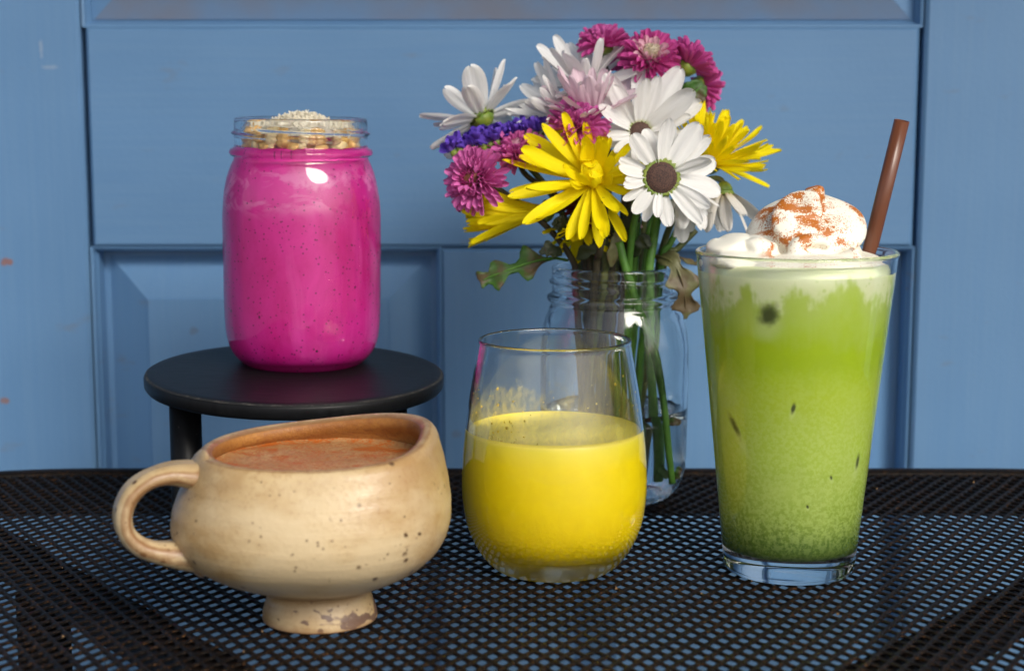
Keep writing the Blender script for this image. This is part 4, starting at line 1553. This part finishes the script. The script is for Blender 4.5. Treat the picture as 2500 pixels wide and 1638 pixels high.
pompon('pink bloom at the far right behind a green leaf', (0.1030, 0.902, 0.2230), (0.70, 0.25, -0.15), 0.0160, (0.018, 0.016, 0), (0.018, 0.020, 0.010), n=120, mats=('deep_pink_petal', 'pink_petal', 'pink_petal'), stem='stem_olive')
pompon('pink pompon bloom directly above the big yellow chrysanthemum', (0.0345, 0.850, 0.2010), (0.03, -0.56, 0.82), 0.0172, (-0.008, 0.0, 0), (-0.008, 0.006, 0.010), n=156, mats=('pink_petal', 'pink_petal', 'pink_petal'))
pompon('pink bloom tucked between the big yellow bloom and the leftmost pink', (0.0035, 0.858, 0.1860), (-0.12, -0.55, 0.80), 0.0170, (-0.014, -0.006, 0), (-0.010, 0.0, 0.010), n=144, mats=('pink_petal', 'pink_petal', 'pale_pink_petal'), eye=None)
pompon('leftmost pink bloom with a dark reddish heart on a bent stem', (-0.0175, 0.846, 0.1740), (-0.50, -0.80, 0.18), 0.0188, (-0.022, -0.012, 0), (-0.004, -0.012, 0.010), n=144, mats=('pink_petal', 'pink_petal', 'deep_pink_petal'), eye='bud_eye', e1=62, back=0.016, up=0.02)
pompon('dark wine red bloom under the big yellow chrysanthemum', (0.0390, 0.856, 0.1590), (0.05, -0.35, 0.45), 0.0150, (-0.002, -0.010, 0), (0.002, -0.012, 0.010), n=96, mats=('wine_petal', 'wine_petal', 'wine_petal'), group=None)
pompon('small pale lilac bud hanging among the stems', (0.0630, 0.868, 0.1540), (0.1, -0.3, -0.95), 0.0100, (0.006, 0.0, 0), (0.010, 0.0, 0.010), n=26, mats=('pale_pink_petal', 'blush_petal', 'blush_petal'), e0=45, back=0.006, group=None)

# statice: one sprig with a comb of violet florets
st_loc = Vector((0.0138, 0.866, 0.1985))
root = tag(empty('statice_sprig', st_loc), 'sprig of violet statice florets in a row above the leftmost pink bloom', 'flower')
p_end = Vector((-0.0300, 0.855, 0.1915))
fl_me = variants('statice', 5, L=0.0062, W=0.0066, bend=(0.2, 0.6, -0.2, 0.4, 0.0), cup=(0.3, 0.8, 0.5, 0.2, 0.6), base=0.35, wide=0.75, tip=0.4, mat=M['violet_petal'], ridge=0.16, nl=6, nw=7)
r = random.Random(5)
spine = bez(st_loc + Vector((0.004, 0, -0.010)), st_loc + Vector((-0.012, 0, -0.006)), p_end + Vector((0.012, 0, -0.010)), p_end + Vector((0.004, 0, -0.010)), 10)
for k in range(13):
    t = k / 12
    base = spine[0].lerp(spine[-1], t)
    up_ = Vector((-0.25 - 0.35 * t, -0.25 + r.uniform(-.2, .2), 0.95)).normalized()
    top_ = base + up_ * r.uniform(0.0095, 0.0125) + Vector((0, 0, 0.0012 * math.sin(t * 5)))
    v, f = tube([base - st_loc, base.lerp(top_, 0.45) - st_loc, base.lerp(top_, 0.8) - st_loc, top_ - st_loc], [0.0009, 0.0017, 0.0021, 0.0015], 8)
    cup_o = build('floret', v, f, M['calyx'], root)
    q = up_.to_track_quat('Z', 'Y').to_matrix().to_4x4()
    for i in range(7):
        Mx = Matrix.Translation(top_ - st_loc) @ q @ petal_matrix(2 * PI * i / 7 + r.uniform(-.3, .3), R(r.uniform(25, 85)), 0.0006, 0, R(r.uniform(-60, 60)), r.uniform(0.8, 1.3))
        inst('petal', fl_me[r.randrange(5)], cup_o, Mx)
mzp = VB + Vector((-0.018, 0.008, 0.128))
pts = list(reversed(spine)) + bez(spine[0], spine[0] + Vector((0.012, 0, -0.004)), mzp + Vector((0, 0, 0.05)), mzp, 12)[1:] + [VB + Vector((-0.006, 0.010, 0.012))]
v, f = tube([p - st_loc for p in pts], 0.0013, 8)
build('stem', v, f, M['stem_olive'], root)


# leaves
def leaf_obj(parent_name, label, pts, widths, normal, mat, lobes=5, depth=0.45, droop=0.0, seed=1, vein=True, cat='leaf', parent=None, curl=0.2):
    """ragged leaf along a path of world points"""
    pts = smooth_profile([tuple(p) for p in pts], 8)
    wd = smooth_profile([(w_, 0) for w_ in widths], 8)
    base = Vector(pts[0])
    n = len(pts)
    V, F = [], []
    nw = 7
    nrm0 = Vector(normal).normalized()
    for i, p in enumerate(pts):
        p = Vector(p)
        t = (Vector(pts[min(i + 1, n - 1)]) - Vector(pts[max(i - 1, 0)])).normalized()
        side = t.cross(nrm0).normalized()
        nr_ = side.cross(t)
        u = i / (n - 1)
        for j in range(nw):
            s = -1 + 2 * j / (nw - 1)
            lob = 1 - depth * (0.5 + 0.5 * math.cos(u * lobes * 2 * PI + (0.6 if s > 0 else -0.4))) - 0.28 * abs(noise.noise(Vector((u * 22, seed, s))))
            w_ = wd[min(i, len(wd) - 1)][0] * (1 - (1 - lob) * abs(s))
            fwd = 0.25 * abs(s) * w_
            V.append(p + side * (s * w_) + t * fwd + nr_ * (curl * w_ * s * s + 0.25 * w_ * noise.noise(Vector((u * 5, s * 1.5, seed * 2.2)))) - base)
    for i in range(n - 1):
        for j in range(nw - 1):
            a = i * nw + j
            F.append((a, a + 1, a + nw + 1, a + nw))
    if parent is None:
        root = tag(empty(parent_name, base), label, cat)
    else:
        root = parent
    o = build('blade', V, F, mat, root)
    sol = o.modifiers.new('thick', 'SOLIDIFY')
    sol.thickness = 0.0004
    if vein:
        v, f = tube([Vector(p) - base + nrm0 * 0.0003 for p in pts[:-3]], [0.0009 * (1 - 0.7 * i / n) for i in range(n - 3)], 6)
        build('vein', v, f, M['stem_green'] if mat is not M['dry_leaf'] else M['dry_leaf'], o)
    return root


leaf_obj('ragged_leaf', 'ragged green and brown leaf sticking out left over the jar rim', [(0.0300, 0.866, 0.1300), (0.0215, 0.860, 0.1318), (0.0105, 0.857, 0.1300), (-0.0010, 0.856, 0.1262), (-0.0110, 0.856, 0.1225), (-0.0170, 0.856, 0.1195)],
         [0.0008, 0.0010, 0.0100, 0.0062, 0.0105, 0.0034], (0.05, -1.0, 0.25), M['leaf'], 3.6, 0.72, seed=1)
leaf_obj('withered_leaf', 'withered olive leaf hanging over the right side of the jar rim', [(0.0760, 0.862, 0.1330), (0.0830, 0.850, 0.1318), (0.0880, 0.846, 0.1255), (0.0905, 0.845, 0.1160), (0.0915, 0.846, 0.1080), (0.0918, 0.847, 0.1010)],
         [0.0012, 0.0060, 0.0095, 0.0100, 0.0080, 0.0014], (0.15, -1, 0.15), M['dry_leaf'], 3.2, 0.62, seed=2)
leaf_obj('small_leaf', 'fresh green leaf in front of the far right pink bloom', [(0.0905, 0.884, 0.2115), (0.0945, 0.882, 0.2155), (0.0990, 0.880, 0.2200), (0.1035, 0.882, 0.2240)],
         [0.0024, 0.0066, 0.0076, 0.0020], (0.2, -1, 0.1), M['leaf'], 1.4, 0.12, seed=3)
leaf_obj('dry_curled_leaf', 'dry curled leaf tip poking toward the matcha glass rim', [(0.0830, 0.858, 0.1322), (0.0900, 0.853, 0.1325), (0.0960, 0.850, 0.1300), (0.1000, 0.850, 0.1312)], [0.0012, 0.0016, 0.0024, 0.0008], (0, -0.6, 0.8), M['dry_leaf'], 3, 0.5, seed=4, vein=False)
leaf_obj('drooping_leaf', 'crumpled grey green leaf among the stems below the big yellow bloom', [(0.0570, 0.846, 0.1490), (0.0545, 0.842, 0.1430), (0.0525, 0.840, 0.1360), (0.0520, 0.842, 0.1290)], [0.0010, 0.0042, 0.0036, 0.0010], (0.3, -1, 0.1), M['dry_leaf'], 2, 0.35, seed=5, vein=False)
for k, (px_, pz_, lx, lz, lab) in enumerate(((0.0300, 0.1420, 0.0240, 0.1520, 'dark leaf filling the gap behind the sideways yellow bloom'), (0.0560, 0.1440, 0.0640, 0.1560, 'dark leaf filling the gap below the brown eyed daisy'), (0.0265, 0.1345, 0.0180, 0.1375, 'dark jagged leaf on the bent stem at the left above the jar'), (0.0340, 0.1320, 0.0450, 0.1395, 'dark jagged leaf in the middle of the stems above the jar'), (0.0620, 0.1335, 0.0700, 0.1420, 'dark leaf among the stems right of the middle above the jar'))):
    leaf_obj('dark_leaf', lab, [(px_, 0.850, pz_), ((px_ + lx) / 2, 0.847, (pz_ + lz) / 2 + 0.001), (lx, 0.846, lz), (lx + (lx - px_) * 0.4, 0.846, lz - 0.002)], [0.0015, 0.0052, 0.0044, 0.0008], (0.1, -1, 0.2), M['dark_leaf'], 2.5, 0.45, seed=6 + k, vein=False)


# loose stems without a bloom
def loose_stem(label, pts, rad, mat, name='cut_stem', leaves=()):
    base = Vector(pts[0])
    root = tag(empty(name, base), label, 'stem')
    P = [Vector(p) for p in smooth_profile([tuple(p) for p in pts], 6)]
    v, f = tube([p - base for p in P], rad, 12)
    build('stalk', v, f, mat, root)
    for (pl_, wl, nrm_, sd_) in leaves:
        pl_ = [Vector(q) for q in pl_]
        d = leaf_obj('leaf', '', [tuple(q) for q in pl_], wl, nrm_, M['leaf'], 2, 0.35, seed=sd_, vein=False, parent=root)
        ch = [c for c in root.children if c.name.startswith('blade')][-1]
        ch.name = 'leaf'
        ch.location = pl_[0] - base
    return root


loose_stem('dark cut stem end standing upright in front of the big yellow bloom', [(0.0476, 0.826, 0.1665), (0.0472, 0.828, 0.155), (0.0455, 0.834, 0.138), (0.0440, 0.842, 0.126), (0.0420, 0.852, 0.06), (0.0420, 0.858, 0.012)], 0.0019, M['stem_dark'])
loose_stem('bright green stem slanting across the inside of the jar to its right', [(0.0560, 0.842, 0.1420), (0.0590, 0.8405, 0.1300), (0.0655, 0.8405, 0.1080), (0.0740, 0.8390, 0.0850), (0.0800, 0.8380, 0.0550), (0.0830, 0.8400, 0.0300), (0.0855, 0.8440, 0.0130)], 0.0022, M['stem_green'], 'leaf_stem',
           (([(0.0855, 0.843, 0.016), (0.0820, 0.840, 0.0185), (0.0785, 0.838, 0.0215), (0.0770, 0.838, 0.023)], [0.0008, 0.0028, 0.0030, 0.0006], (0.1, -1, 0.3), 11),
            ([(0.0855, 0.843, 0.015), (0.0880, 0.842, 0.0175), (0.0890, 0.842, 0.0205), (0.0895, 0.842, 0.022)], [0.0008, 0.0022, 0.0020, 0.0005], (0.1, -1, 0.3), 12),
            ([(0.0820, 0.838, 0.046), (0.0850, 0.837, 0.0475), (0.0875, 0.838, 0.0470), (0.0885, 0.838, 0.0455)], [0.0008, 0.0026, 0.0024, 0.0005], (0.1, -1, 0.3), 13)))
loose_stem('thick green stem standing beside the bright slanting stem', [(0.0775, 0.8580, 0.1560), (0.0745, 0.8530, 0.1400), (0.0725, 0.8500, 0.1250), (0.0730, 0.8480, 0.0850), (0.0750, 0.8470, 0.0500), (0.0760, 0.8500, 0.0140)], 0.0025, M['stem_green'])
loose_stem('short green stem leaning right out of the jar mouth', [(0.0905, 0.860, 0.1530), (0.0845, 0.858, 0.1400), (0.0795, 0.858, 0.1280), (0.0760, 0.862, 0.0600), (0.0750, 0.866, 0.0140)], 0.0017, M['stem_green'])
loose_stem('olive stem leaning right under the limp daisy', [(0.0985, 0.864, 0.1465), (0.0890, 0.862, 0.1370), (0.0815, 0.862, 0.1275), (0.0700, 0.872, 0.0600), (0.0660, 0.876, 0.0140)], 0.0017, M['stem_olive'])
